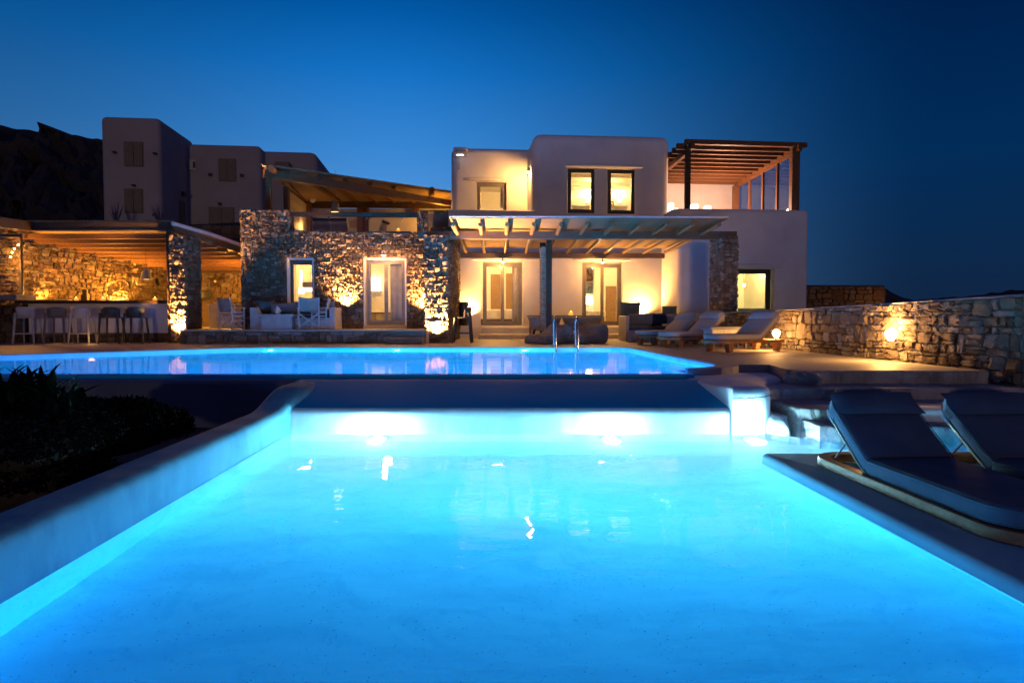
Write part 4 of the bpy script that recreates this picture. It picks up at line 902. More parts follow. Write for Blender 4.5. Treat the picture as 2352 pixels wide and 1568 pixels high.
tg=root('glass_wind_screen','tall glazed wind screen with timber mullions beside the roof pergola','screen',(9.4,24,5))
fG,lG=fr2((s1_.x,s1_.y),(s0_.x,s0_.y)); 
bm=B(); mu=[fG.hit(x,470)[0] for x in (1697,1722,1752,1785,1812)]
for u in mu[1:4]: 
    zt=s1_.z+(s0_.z-s1_.z)*u/lG-.12; box(bm,u-.045,u+.045,-.04,.04,zw-.9,zt,mt=fG.mt())
obj('mullion',bm,'rwood',tg,world=True)
for a,c in zip(mu,mu[1:]):
    za=s1_.z+(s0_.z-s1_.z)*a/lG-.13; zc=s1_.z+(s0_.z-s1_.z)*c/lG-.13
    bm=B(); V=[fG.p(a+.05,0,zw-.9),fG.p(c-.05,0,zw-.9),fG.p(c-.05,0,zc),fG.p(a+.05,0,za)]; V+= [v+fG.w*.01 for v in V]; V=[bm.verts.new(v) for v in V]
    for q in ((0,1,2,3),(7,6,5,4),(0,4,5,1),(1,5,6,2),(2,6,7,3),(3,7,4,0)): bm.faces.new([V[j] for j in q])
    obj('pane',bm,'tglass',tg,world=True)
# ================================================================ FURNITURE
def copy_tree(rt,loc,rz,label=None,mats=None):
    r=rt.copy(); COL.objects.link(r); r.location=loc; r.rotation_euler=(0,0,rz)
    if label: r['label']=label
    def rec(src,dst):
        for ch in src.children:
            c=ch.copy(); 
            if mats and c.type=='MESH': c.data=c.data.copy(); c.data.materials.clear(); c.data.materials.append(M[mats])
            COL.objects.link(c); c.parent=dst; rec(ch,c)
    rec(rt,r); return r
# ---- bar stools
def make_stool(loc,rz,m,label):
    rt=root('bar_stool',label,'bar stool',loc,rz,group='plastic bar stools along the counter')
    bm=B(); bevbox(bm,-.21,.21,-.2,.2,.715,.745,.012); obj('seat',bm,m,rt,smooth=40)
    bm=B()
    def f(u,v):
        a=R(200)+R(140)*u; rx,ry=.255+.02*v,.235+.03*v; z=.74+v*(.285-.05*abs(2*u-1)**3)
        return Vector((rx*math.cos(a),ry*math.sin(a)+.01-.02*v,z))
    sheet(bm,f,14,4); o=obj('backrest',bm,m,rt,smooth=70); md=o.modifiers.new('s','SOLIDIFY'); md.thickness=.016
    for sx in (-1,1):
        bm=B(); bar(bm,(sx*.215,-.2,.98 if False else .86),(sx*.265,-.27,0),.06,.045,.038,.034); obj('leg',bm,m,rt)
        bm=B(); bar(bm,(sx*.2,.19,.73),(sx*.25,.27,0),.055,.04,.034,.03); obj('leg',bm,m,rt)
    bm=B(); z=.28
    for a,b_ in (((-.245,-.245),(.245,-.245)),((.245,-.245),(.235,.24)),((.235,.24),(-.235,.24)),((-.235,.24),(-.245,-.245))): bar(bm,(*a,z),(*b_,z),.022,.03)
    obj('footrest',bm,m,rt); return rt
sp=[(62,'white','white bar stool standing at the far left end of the bar counter'),(141,'taupe','taupe bar stool between the two white ones at the bar'),(186+ -1+15,'white','white bar stool between two darker ones, under the first candle\'s right'),
    (247,'charc','dark bar stool just right of the second white stool'),(302,'charc','dark bar stool nearest the timber post of the bar pergola')]
xs=[(22+52)/2+15,(80+112)/2+10,(122+164)/2+15,(184+216)/2+17,(232+265)/2+14]
spx=[(47,'white'),(117,'taupe'),(173,'white'),(241,'charc'),(297,'charc')]
for (px,m),(a,_,lab) in zip(spx,sp):
    p=G(px,789,DK); make_stool((p.x+.12,p.y+.15,DK),R(10),m,lab)
# lone stool beside the pillar
make_stool((P(1062,700,18.75).x,18.75,DK),R(88),'charc','dark bar stool standing alone by the uplit stone pillar, seen side-on')
# ---- candles
def candle(loc,label,s=1,group=None,glow=.35,cat='candle'):
    rt=root('candle',label,cat,loc,group=group)
    bm=B(); lathe(bm,[(.055*s,0),(.055*s,.075*s),(.05*s,.075*s),(.05*s,.006)],n=14,caps=False); obj('glass',bm,'candg',rt,smooth=60)
    bm=B(); lathe(bm,[(.045*s,.004),(.045*s,.04*s)],n=12); obj('wax',bm,'candg',rt)
    bm=B(); lathe(bm,[(.004,.04*s),(.016*s,.055*s),(.012*s,.08*s),(.002,.11*s)],n=8); obj('flame',bm,'cand',rt)
    light('candle_light','POINT',(0,0,.1),glow,(1,.45,.08),rt,.02,world=False); return rt
zct=bc.location.z
zt=P(200,690,19).z
for px,lab in ((175,'glass tea light farthest left on the bar top, above the second dark-backed stool'),(236,'glass tea light on the bar top just right of the low niche'),(291,'glass tea light on the bar top under the small middle niche'),(356,'glass tea light on the bar top nearest the timber post')):
    candle((P(px,690,19.1).x,19.1,zt),lab,1.0,'tea lights along the bar top')
bm=B(); p=P(145,688,19.2); bevbox(bm,p.x-.2,p.x+.2,19.1,19.3,zt,zt+.03,.01); tag(obj('serving_tray',bm,'white'),'small pale tray lying on the bar top near its left end','tray')
# ---- pendant lamps
def pendant(name,loc,drop,r,h,m,label,power,spot=110,shade_m=None):
    rt=root(name,label,'lamp',loc)
    bm=B(); lathe(bm,[(r,0),(r*.97,h*.2),(r*.72,h*.9),(r*.3,h),(r*.28,h*1.12),(.01,h*1.14)],n=18,caps=False); o=obj('shade',bm,m,rt,smooth=50); 
    bm=B(); lathe(bm,[(.001,.012),(r*.93,.012)],n=18,caps=False); bm2=obj('lamp_mouth',bm,'pshade',rt)
    bm=B(); tube(bm,[(0,0,h*1.1),(0,0,h+drop)],.006,5); obj('cable',bm,'black',rt)
    light('lamp_light','SPOT',(0,0,-.01),power,WARM,rt,.08,rot=(0,0,-1),spot=spot,blend=.4,world=False); return rt
p=P(336,642,20.5); pendant('pendant_lamp',p,1.0,.165,.3,'canvas','white bucket pendant lamp hanging over the bar from a joist',60)
p=P(770.5,488,23.0); pendant('pendant_lamp',p,1.1,.17,.36,'canvas','grey bell pendant lamp hanging under the slanting upper pergola',70)
# ---- director's chairs
def director(loc,rz,label,h=.85):
    rt=root('director_chair',label,'chair',loc,rz,group='canvas director chairs on the stone terrace')
    for sx in (-1,1):
        bm=B(); x=sx*.27
        for y in (-.2,.2): box(bm,x-.017,x+.017,y-.02,y+.02,0,.6)
        for z in (.06,.22,.36,.47): box(bm,x-.0165,x+.0165,-.18,.18,z,z+.035)
        box(bm,x-.03,x+.03,-.26,.24,.6,.622); obj('side_frame',bm,'white',rt)
        bm=B(); bar(bm,(x,-.19,.47),(x,-.27,.9),.03,.03); obj('back_post',bm,'white',rt)
    for y in (-.17,.17):
        for s in (-1,1): 
            bm=B(); bar(bm,(-.25*s,y+.012*s,.07),(.25*s,y+.012*s,.44),.022,.035); obj('cross_leg',bm,'white',rt)
    bm=B(); sheet(bm,lambda u,v:Vector((-.26+.52*u,-.2+.4*v,.455-.035*math.sin(math.pi*u))),8,2); o=obj('seat',bm,'canvas',rt,smooth=60); o.modifiers.new('s','SOLIDIFY').thickness=.01
    bm=B(); sheet(bm,lambda u,v:Vector((-.28+.56*u,-.2-.075*v-.035*math.sin(math.pi*u),.50+.41*v-.035*v*math.sin(math.pi*u))),8,4); o=obj('backrest',bm,'canvas',rt,smooth=60); o.modifiers.new('s','SOLIDIFY').thickness=.012
    return rt
def at(px,Y,z): q=P(px,700,Y); return (q.x,Y,z)
director(at(532,18.75,TR),R(-30),'canvas director chair between the bar kitchen and the terrace sofa')
director(at(708,18.6,TR),R(22),'canvas director chair with its back turned, in front of the dotted cushions')
director(at(735,18.95,TR),R(100),'canvas director chair half hidden behind another, nearest the lit sofa end')
# ---- terrace sofa with cushions
def cushion(name,w,h,t,m,loc,rz,tilt,label,cat='cushion',group=None,seed=0,roll=0):
    bm=B(); bmesh.ops.create_grid(bm,x_segments=10,y_segments=10,size=.5)
    r=random.Random(seed)
    for v in list(bm.verts):
        pass
    bm.free(); bm=B(); n=10
    def f(sgn):
        def g(u,v):
            x,z=2*u-1,2*v-1; d=(1-abs(x)**2.6)*(1-abs(z)**2.6); pin=1-.07*(1-abs(x)**3)*(abs(z)**4)-0; pin2=1-.07*(1-abs(z)**3)*(abs(x)**4)
            return Vector((x*w/2*pin2,sgn*t/2*d**.5+.01*noise.noise(Vector((x*2+seed,z*2,sgn))),h/2+z*h/2*pin))
        return g
    sheet(bm,f(-1),n,n); sheet(bm,f(1),n,n); bmesh.ops.remove_doubles(bm,verts=bm.verts,dist=.002)
    bmesh.ops.recalc_face_normals(bm,faces=bm.faces)
    o=obj(name,bm,m,smooth=80); o.location=loc; o.rotation_euler=(-tilt,roll,rz); return tag(o,label,cat,group)
q=P(800,700,19.1)
sfx0,sfx1=P(578,700,18.9).x,P(775,700,19.1).x
sf=root('terrace_sofa','white built-in outdoor sofa with dark seat pads on the raised stone terrace','sofa',((sfx0+sfx1)/2,18.95,TR))
bm=B(); bevbox(bm,sfx0+.25,sfx1-.12,18.75,19.45,TR,TR+.33,.02); bevbox(bm,sfx0+.2,sfx1-.05,19.25,19.5,TR,TR+.62,.03); obj('base',bm,'white',sf,world=True)
bm=B(); prism(bm,[(sfx1-.13,18.72),(sfx1+.02,18.72),(sfx1+.02,19.5),(sfx1-.13,19.5)],TR,TR+.62,bev=.01); obj('arm',bm,'white',sf,world=True)
bm=B()
V=[(sfx0+.02,18.72,TR),(sfx0+.42,18.72,TR),(sfx0+.22,18.72,TR+.62),(sfx0+.02,18.72,TR+.62)]; V=V+[(x,19.5,z) for x,y,z in V]; V=[bm.verts.new(v) for v in V]
for q_ in ((0,1,2,3),(7,6,5,4),(0,4,5,1),(1,5,6,2),(2,6,7,3),(3,7,4,0)): bm.faces.new([V[j] for j in q_])
obj('arm',bm,'white',sf,world=True)
bm=B(); bevbox(bm,sfx0+.3,sfx1-.15,18.72,19.25,TR+.33,TR+.45,.03,3); obj('seat_pad',bm,'navyf',sf,world=True,smooth=50)
zc_=TR+.44
cushion('cushion',.52,.42,.16,'charc',(P(611,700,19.1).x,19.05,zc_),R(25),R(-15),'plain dark cushion in the left corner of the terrace sofa')
cushion('cushion',.78,.34,.15,'dots',(P(653,700,19.1).x,19.12,zc_),R(6),R(-18),'long dotted cushion beside the plain dark one on the terrace sofa',seed=3,roll=R(-4))
cushion('cushion',.78,.34,.15,'dots',(P(706,700,19.1).x,19.14,zc_),R(-4),R(-18),'long dotted cushion under the big window on the terrace sofa',seed=4)
cushion('cushion',.45,.40,.15,'dots',(P(761,700,19.3).x,19.25,zc_),R(-25),R(-15),'dotted cushion in the lit right corner of the terrace sofa',seed=5)
# coffee table
cx0,cx1=P(591,700,18.4).x,P(680,700,18.6).x
ct=root('coffee_table','low white box table carrying a seashell in front of the terrace sofa','table',((cx0+cx1)/2,18.55,TR))
bm=B(); bevbox(bm,cx0,cx1,18.35,18.72,TR+.36,TR+.43,.008); obj('table_top',bm,'white',ct,world=True)
bm=B(); bevbox(bm,cx0+.09,cx1-.06,18.39,18.69,TR,TR+.36,.006); obj('base',bm,'white',ct,world=True)
def conch(loc,s,label,seed=1):
    bm=B(); r=random.Random(seed); n=14; pr_=[(.02,-.9),(.35,-.55),(.62,-.15),(.72,.1),(.5,.3),(.38,.42),(.2,.6),(.03,.95)]
    rings=[]
    for j,(rad,z) in enumerate(pr_):
        ring=[]
        for k in range(n):
            a=2*math.pi*k/n+z*.8; rr=rad*(1+(.35 if (k%4==0 and j in(3,4)) else 0)); ring.append(bm.verts.new(Vector((z,rr*math.cos(a)*.8,rr*math.sin(a)+.62))*s))
        rings.append(ring)
    for A_,C_ in zip(rings,rings[1:]):
        for k in range(n): bm.faces.new((A_[k],A_[(k+1)%n],C_[(k+1)%n],C_[k]))
    bm.faces.new(rings[0]); bm.faces.new(rings[-1])
    o=obj('seashell',bm,'shell',smooth=60); o.location=loc; o.rotation_euler=(0,0,r.uniform(-.4,.4)); return tag(o,label,'seashell')
conch((P(637,700,18.5).x,18.5,TR+.43),.16,'large spiky seashell on the low white coffee table')
conch((P(715,700,19.42).x,19.42,TR+.62),.17,'large seashell on the sofa back under the lit window',2)
# kitchen corner
fr_=root('fridge_chest','pale low chest cabinet with two tiny indicator lights behind the terrace pillar','cabinet',(-9.6,20.8,TR))
a,b_=P(478,700,21).x,P(541,700,21).x; zt_=P(500,701,21).z
bm=B(); bevbox(bm,a,b_,21,21.6,TR,zt_,.012); obj('cabinet_body',bm,'white',fr_,world=True)
bm=B(); bevbox(bm,a-.01,b_+.01,20.98,21.6,zt_,zt_+.05,.01); obj('lid',bm,'white',fr_,world=True)
for x,m in ((527,'ledg'),(531,'ledr')):
    p=P(x,745,20.98); bm=B(); bmesh.ops.create_uvsphere(bm,u_segments=6,v_segments=4,radius=.013,matrix=Matrix.Translation(p)); obj('indicator',bm,m,fr_,world=True)
ku=root('kitchen_unit','dark wooden kitchen unit with a drawer and a counter, partly behind the pillar','kitchen unit',(-10.5,22.5,TR))
a,b_=P(450,700,22.6).x,P(492,700,22.6).x; zt_=P(470,686,22.6).z
bm=B(); box(bm,a,b_,22.6,23.3,TR,zt_-.06); obj('cupboard',bm,'beam',ku,world=True); bm=B(); bevbox(bm,a-.03,b_+.05,22.55,23.3,zt_-.06,zt_,.01); obj('worktop',bm,'dwood',ku,world=True)
bm=B(); box(bm,a+.05,b_-.05,22.575,22.6,zt_-.35,zt_-.3); obj('handle',bm,'rwood',ku,world=True)
p=P(474,684,22.7); cm=root('coffee_machine','small black coffee machine on the outdoor kitchen worktop','coffee machine',(p.x,22.75,zt_))
bm=B(); bevbox(bm,-.16,.16,-.12,.12,0,.3,.03); obj('machine_body',bm,'black',cm,smooth=40); bm=B(); lathe(bm,[(.03,.0),(.03,.05)],(0.02,0,.3),8); obj('knob',bm,'black',cm)
kc=root('kitchen_counter','bright white counter lit from above at the right of the kitchen corner','counter',(-9,22,TR))
a,b_=P(520,700,22).x,P(560,700,22).x; zt_=P(540,698,22).z
bm=B(); box(bm,a,b_+.3,22,22.6,TR,zt_-.05); obj('counter_body',bm,'white',kc,world=True); bm=B(); bevbox(bm,a-.02,b_+.3,21.95,22.6,zt_-.05,zt_,.01); obj('worktop',bm,'cap',kc,world=True)
# wreath
wr=P(497.5,645,23.85); wt=root('wicker_wreath','large woven willow wreath with a dark star, hung on the amber stone wall','wreath',wr)
Rw=.62; bm=B(); r=random.Random(4)
for k in range(34):
    ph=2*math.pi*k/34; pts=[]
    for j in range(25):
        a=2*math.pi*j/24*1.0; q_=a*1+ph; rad=Rw+.13*math.cos(a*3+ph*3); pts.append((rad*math.cos(q_),.10*math.sin(a*3+ph*3),rad*math.sin(q_)))
    tube(bm,pts,.009,4)
obj('willow_ring',bm,'wickerb',wt,smooth=60)
bm=B(); V=[]
for k in range(10):
    a=math.pi/2+k*math.pi/5; rr=.33 if k%2==0 else .13; V.append(bm.verts.new((rr*math.cos(a),.0,rr*math.sin(a))))
c_=bm.verts.new((0,-.08,0)); c2=bm.verts.new((0,.06,0))
for k in range(10): bm.faces.new((V[k],V[(k+1)%10],c_)); bm.faces.new((V[(k+1)%10],V[k],c2))
obj('star',bm,'dwood',wt)
bm=B(); bmesh.ops.create_uvsphere(bm,u_segments=10,v_segments=8,radius=.05,matrix=Matrix.Translation((-.02,-.09,-.02))); obj('bauble',bm,'shell',wt,smooth=80)
# ---- bin behind the lone stool
bn=root('waste_bin','dark cylindrical bin on the white wall behind the lone bar stool','bin',(P(1065,720,22).x,21.9,DK+.45))
bm=B(); lathe(bm,[(.14,.0),(.16,.02),(.17,.75),(.165,.78),(.01,.8)],n=16); obj('bin_body',bm,'black',bn,smooth=50)
# ---- bean bags
def beanbag(loc,rz,label,seed,s=1):
    bm=B(); r=random.Random(seed); nx,ny=14,18
    def prof(t): # t along depth 0 front ..1 back
        return .30+.02*math.sin(t*6) if t<.5 else .30+.36*((t-.5)/.5)**.8
    def topf(u,v):
        x=(2*u-1); z=prof(v); e=(1-abs(x)**4); z=.12+(z-.12)*(.55+.45*e**.4); z+=.07*max(0,(v-.8)/.2)*abs(x)**3*2
        z*= min(1,.55+ v*7); w=.52*(1-.06*(1-min(1,v*6)))*(1+.10*(v>.85)*abs(x)); d=-.62+1.25*v
        z+=.02*noise.noise(Vector((x*3,v*6,seed)))
        return Vector((x*w*s,d*s,z*s))
    def botf(u,v):
        p=topf(u,v); k=1.0; return Vector((p.x*.95,p.y*.96,0.0 if 0<u<1 and 0<v<1 else p.z*.5))
    A_=sheet(bm,topf,nx,ny); C_=sheet(bm,lambda u,v:Vector((topf(u,v).x*.96,topf(u,v).y*.97,0)),nx,ny)
    br=[A_[i][0] for i in range(nx+1)]+[A_[nx][j] for j in range(1,ny+1)]+[A_[i][ny] for i in range(nx-1,-1,-1)]+[A_[0][j] for j in range(ny-1,0,-1)]
    cr_=[C_[i][0] for i in range(nx+1)]+[C_[nx][j] for j in range(1,ny+1)]+[C_[i][ny] for i in range(nx-1,-1,-1)]+[C_[0][j] for j in range(ny-1,0,-1)]
    mid=[bm.verts.new((a.co+c.co)/2+Vector(((a.co.x)*.06,(a.co.y)*.05,0))) for a,c in zip(br,cr_)]
    for i in range(len(br)):
        j=(i+1)%len(br); bm.faces.new((br[i],br[j],mid[j],mid[i])); bm.faces.new((mid[i],mid[j],cr_[j],cr_[i]))
    bmesh.ops.recalc_face_normals(bm,faces=bm.faces)
    o=obj('bean_bag',bm,'bag',smooth=180); md=o.modifiers.new('s','SUBSURF'); md.levels=md.render_levels=2; o.location=loc; o.rotation_euler=(0,0,rz); return tag(o,label,'bean bag',group='charcoal bean bags in front of the villa')
p=P(1258,783,18.35); beanbag((p.x,18.35,DK),R(-48),'charcoal bean bag lounger left of the pool ladder, by the rope-screened post',1,.84)
p=P(1340,783,18.5); beanbag((p.x,18.5,DK),R(-46),'charcoal bean bag lounger seen through the pool ladder rails',2,.84)
# ---- white dining table with tub seats
dt=root('dining_table','white outdoor dining table with a candle behind the bean bags','table',(2.1,20.6,DK))
a,b_=P(1212,700,20.3).x,P(1386,700,20.3).x; zt_=P(1300,724,20.3).z
bm=B(); bevbox(bm,a,b_,20.3,21.2,zt_-.05,zt_,.012); obj('table_top',bm,'canvas',dt,world=True)
for x_,y_ in ((a+.1,20.4),(b_-.1,20.4),(a+.1,21.1),(b_-.1,21.1)):
    bm=B(); bar(bm,(x_,y_,zt_-.06),(x_,y_,DK),.07,.07,.04,.04); obj('leg',bm,'teak',dt,world=True)
def tub(x0,x1,label):
    cx=(x0+x1)/2; w=(x1-x0)/2; rt=root('tub_chair',label,'chair',(cx,20.0,DK),group='white tub chairs at the dining table'); zt=P(1300,729,19.7).z-DK
    bm=B()
    def f(u,v):
        a=R(180)+R(180)*u; k=.72+.28*v; return Vector((w*k*math.cos(a)*1.0,.42*k*math.sin(a)+.1,.32+(zt-.32)*v))
    sheet(bm,f,20,5); o=obj('shell',bm,'canvas',rt,smooth=70); o.modifiers.new('s','SOLIDIFY').thickness=.03
    bm=B(); lathe(bm,[(w*.7,.34),(w*.72,.44),(w*.6,.46)],(0,.1,0),20); obj('seat',bm,'canvas',rt,smooth=50)
    for sx in (-1,1):
        for sy in (-.2,.3): 
            bm=B(); bar(bm,(sx*w*.6,sy,.36),(sx*w*.75,sy*1.2,0),.05,.05,.03,.03); obj('leg',bm,'dwood',rt)
tub(P(1213,0,19.8).x,P(1294,0,19.8).x,'pale tub chair at the dining table behind the left bean bag')
tub(P(1294,0,19.8).x,P(1390,0,19.8).x,'pale tub chair at the dining table with its dark leg right of the bean bags')
candle((P(1314,0,20.5).x,20.5,zt_),'bare candle burning on the white dining table behind the bean bags',1.3,glow=.8)
# ---- pool ladder
ld=root('pool_ladder','polished steel ladder handrails rising from the far edge of the upper pool','pool ladder',(P(1310,797,16.3).x,16.3,DK))
for px in (1282,1333):
    x=P(px,700,16.2).x-ld.location.x; pts=[(x-.09,.14,0),(x-.09,.14,.62)]+[(x-.09+.09*0+.04*k/8,.14-.24*(1-math.cos(math.pi*k/8))/2,.62+.13*math.sin(math.pi*k/8)) for k in range(1,8)]+[(x-.05,-.10,.62),(x-.05,-.10,-.9)]
    bm=B(); tube(bm,pts,.024,10); obj('rail',bm,'steel',ld,smooth=60)
    bm=B(); lathe(bm,[(.055,0),(.055,.012),(.02,.02)],(x-.09,.14,0),12); obj('flange',bm,'steel',ld,smooth=40)
x0_=P(1282,700,16.2).x-ld.location.x; x1_=P(1333,700,16.2).x-ld.location.x
for z in (-.18,-.45,-.72):
    bm=B(); bevbox(bm,x0_-.05,x1_-.05,-.14,-.06,z-.015,z+.015,.008); obj('rung',bm,'steel',ld)
# ---- sun loungers
def rr_poly(x0,x1,y0,y1,ra,rb,n=7):
    """rectangle with end radii: ra at x0, rb at x1"""
    pts=[]
    for (cx,cy,r_,a0) in ((x1-rb,y0+rb,rb,-90),(x1-rb,y1-rb,rb,0),(x0+ra,y1-ra,ra,90),(x0+ra,y0+ra,ra,180)):
        for k in range(n): a=R(a0+90*k/(n-1)); pts.append((cx+r_*math.cos(a),cy+r_*math.sin(a)))
    return pts
def slab(pts,z0,z1,bev,seg=3):
    tmp=bmesh.new(); fs=prism(tmp,pts,z0,z1,bev,seg,topz='both'); return tmp
def lounger(loc,rz,label,fab,fh=.26,leg=.19,tilt=38,back=.82,Lh=2.05,W=.78,strap=True,hw=None,thick=.12):
    """x runs from foot (-) to head (+)"""
    rt=root('sun_lounger',label,'sun lounger',loc,rz); x0,x1=-Lh/2,Lh/2; hx=x1-.86
    # frame ring
    bm=B(); o_=rr_poly(x0,x1,-W/2,W/2,.30,.30); i_=rr_poly(x0+.11,x1-.11,-W/2+.09,W/2-.09,.21,.21)
    for z in (leg,fh):
        pass
    no=len(o_)
    V=[[bm.verts.new((x,y,z)) for x,y in ring] for ring,z in ((o_,leg),(o_,fh-.008),([((x)*(1-.004),y*(1-.01)) for x,y in o_],fh),(i_,fh),(i_,leg))]
    for a in range(5):
        A_,C_=V[a],V[(a+1)%5]
        for k in range(no): bm.faces.new((A_[k],A_[(k+1)%no],C_[(k+1)%no],C_[k]))
    bmesh.ops.recalc_face_normals(bm,faces=bm.faces); obj('frame',bm,'teak',rt,smooth=35)
    bm=B()
    for k in range(9): x=x0+.2+k*.11; box(bm,x,x+.07,-W/2+.09,W/2-.09,fh-.035,fh-.01)
    obj('slats',bm,'teak',rt)
    for sx,sy in ((-1,-1),(-1,1),(1,-1),(1,1)):
        if leg<.05: continue
        bm=B(); bar(bm,(sx*(Lh/2-.3),sy*(W/2-.1),leg),(sx*(Lh/2-.32),sy*(W/2-.1),0),.15,.15,.10,.10); obj('leg',bm,'teak',rt)
    # seat mattress
    mp=rr_poly(x0+.04,hx,-W/2+.03,W/2-.03,.28,.03); tmp=slab(mp,fh+.004,fh+.004+thick,.042,4); bm=B(); merge(bm,tmp); sm_=obj('seat_mattress',bm,fab,rt,smooth=60)
    for zz in (fh+.02,fh+thick-.012): bm=B(); tube(bm,[(x*1.0,y*1.0,zz) for x,y in rr_poly(x0+.045-.002,hx-.004,-W/2+.035-.004,W/2-.031,.28,.03)],.0045,5,closed=True); obj('piping',bm,fab,sm_)
    # back: board + mattress + pillow
    ct_,st=math.cos(R(tilt)),math.sin(R(tilt))
    def bk(x,y,z): return Vector((hx+.02+x*ct_-z*st,y,fh+.01+x*st+z*ct_))
    mt=Matrix(((ct_,0,-st,hx+.02),(0,1,0,0),(st,0,ct_,fh+.01),(0,0,0,1)))
    bm=B(); o_=rr_poly(0,back+.02,-W/2+.05,W/2-.05,.02,.26); tmp=slab(o_,-.03,0,.006,2); merge(bm,tmp,mt); obj('back_board',bm,'teak',rt,smooth=35)
    bm=B(); o_=rr_poly(0,back+.06,-W/2+.03,W/2-.03,.03,.27); tmp=slab(o_,.002,thick+.002,.045,4); merge(bm,tmp,mt); mb=obj('back_mattress',bm,fab,rt,smooth=60)
    for zz in (.016,thick-.012):
        bm=B(); tube(bm,[mt@Vector((x,y,zz)) for x,y in rr_poly(.002,back+.058,-W/2+.033-.002,W/2-.031,.03,.27)],.0045,5,closed=True); obj('piping',bm,fab,mb)
    bm=B(); pw=W*.97 if hw is None else hw; ph=.26; n=12
    def g(s_):
        def h(u,v):
            x,z=2*u-1,2*v-1; d=max(0,(1-abs(x)**4)*(1-abs(z)**2.4)); return mt@Vector((back-.17+z*ph/2*(1-.04*(1-abs(x)**2)),x*pw/2*(1-.04*(1-abs(z)**2)),thick+.022+(.06*d**.5 if s_>0 else -.02*d**.5)))
        return h
    sheet(bm,g(1),n,n); sheet(bm,g(-1),n,n); bmesh.ops.remove_doubles(bm,verts=bm.verts,dist=.003); bmesh.ops.recalc_face_normals(bm,faces=bm.faces); pil=obj('pillow',bm,fab,rt,smooth=80)
    if strap:
        for s_ in (-1,1):
            bm=B(); V=[]
            for (x,y,z) in ((back-.24,s_*(W/2-.10),thick+.016),(back-.22,s_*(W/2-.033),thick-.02),(back-.20,s_*(W/2-.022),.05),(back-.19,s_*(W/2-.05),-.035)):
                for dx in (-.045,.045): V.append(bm.verts.new(mt@Vector((x+dx,y,z))))
            for k in range(3): bm.faces.new((V[2*k],V[2*k+1],V[2*k+3],V[2*k+2]))
            o=obj('strap',bm,fab,pil); o.modifiers.new('s','SOLIDIFY').thickness=.006
    bm=B()
    for s_ in (-1,1): tube(bm,[mt@Vector((back*.52,s_*(W/2-.14),-.03)),(hx+.62,s_*(W/2-.12),fh-.05)],.008,6)
    tube(bm,[(hx+.62,-(W/2-.1),fh-.05),(hx+.62,W/2-.1,fh-.05)],.008,6); obj('back_support',bm,'steel',rt); return rt
lounger((5.12,14.45,DK),R(27),'beige sun lounger with a glowing lamp on its head end, by the stone wall','beigef',tilt=40)
lounger((4.60,16.55,DK),R(27),'beige sun lounger in the middle, before the wicker side table','beigef',tilt=40)
lounger((4.28,17.9,DK),R(27),'beige sun lounger farthest back, next to the corner sofa','beigef',tilt=38)
# the near pair on the platform
hd=Vector((G(1873,1062,.10).x,G(1873,1062,.10).y))
def near(px,py,label):
    p=G(px,py,.1); a=R(93.2); ax=Vector((math.cos(a),math.sin(a),0)); side=Vector((-ax.y,ax.x,0)) # side points to -x (left)
    c=Vector((p.x,p.y,0))-ax*1.165-side*(.78/2-.08)
    return lounger((c.x,c.y+.0,.085),a,label,'greyf',fh=.075,leg=.006,tilt=36,back=.80,thick=.125,Lh=2.33)
near(1868,1052,'dark grey sun lounger on the low platform beside the pool corner')
q=near(1868,1052,'dark grey sun lounger cropped by the picture edge, second from the pool'); q.location.x+=.97; q.location.y+=-.02
# ---- side tables
def side_table(loc,w,d,h,m,label,rz=0,legs=True,top='canvas'):
    rt=root('side_table',label,'table',loc,rz)
    bm=B(); bevbox(bm,-w/2,w/2,-d/2,d/2,h-.07,h,.012); obj('table_top',bm,top,rt)
    bm=B(); box(bm,-w/2+.1,w/2-.1,-d/2+.08,d/2-.08,h-.27 if legs else 0,h-.07); obj('apron' if legs else 'base',bm,m,rt)
    if legs:
        for sx in (-1,1):
            for sy in (-1,1):
                bm=B(); bar(bm,(sx*(w/2-.13),sy*(d/2-.11),h-.27),(sx*(w/2-.13),sy*(d/2-.11),0),.05); obj('leg',bm,top,rt)
    return rt
side_table((5.15,15.75,DK),1.15,.55,.52,'wicker','white wicker side table between the two nearer beige loungers',R(15))
side_table((P(1585,0,18.7).x-.25,18.75,DK),.75,.5,.55,'canvas','small pale table with a candle in front of the corner sofa',R(5),False)
candle((P(1574,0,18.65).x,18.65,DK+.55),'amber glass candle on the small pale table by the corner sofa',1.5,glow=1.0)
# ---- corner sofa
cs=root('corner_sofa','pale corner sofa with grey pads against the white wall behind the loungers','sofa',(4,20.4,DK))
a,b_=P(1437,0,20.0).x,P(1560,0,20.0).x
bm=B(); bevbox(bm,a+.05,b_,20.1,20.8,DK,DK+.34,.02); bevbox(bm,a,a+.09,19.5,20.9,DK,DK+.78,.02); bevbox(bm,a+.05,a+.75,19.5,20.1,DK,DK+.34,.02); bevbox(bm,a+.09,b_,20.8,20.92,DK,DK+.78,.02); obj('base',bm,'white',cs,world=True)
bm=B(); bevbox(bm,a+.1,a+.78,19.5,20.1,DK+.345,DK+.45,.03,3); bevbox(bm,a+.1,b_,20.11,20.78,DK+.345,DK+.45,.03,3); obj('seat_pad',bm,'greyf',cs,world=True,smooth=50)
zc_=DK+.45
cushion('cushion',.85,.42,.17,'dots',(P(1478,0,20.5).x,20.5,zc_),R(0),R(-14),'dotted cushion behind the candle on the corner sofa',seed=6)
cushion('cushion',.72,.42,.17,'navyf',(P(1529,0,20.45).x,20.45,zc_),R(3),R(-14),'plain navy cushion in the middle of the corner sofa',seed=7)
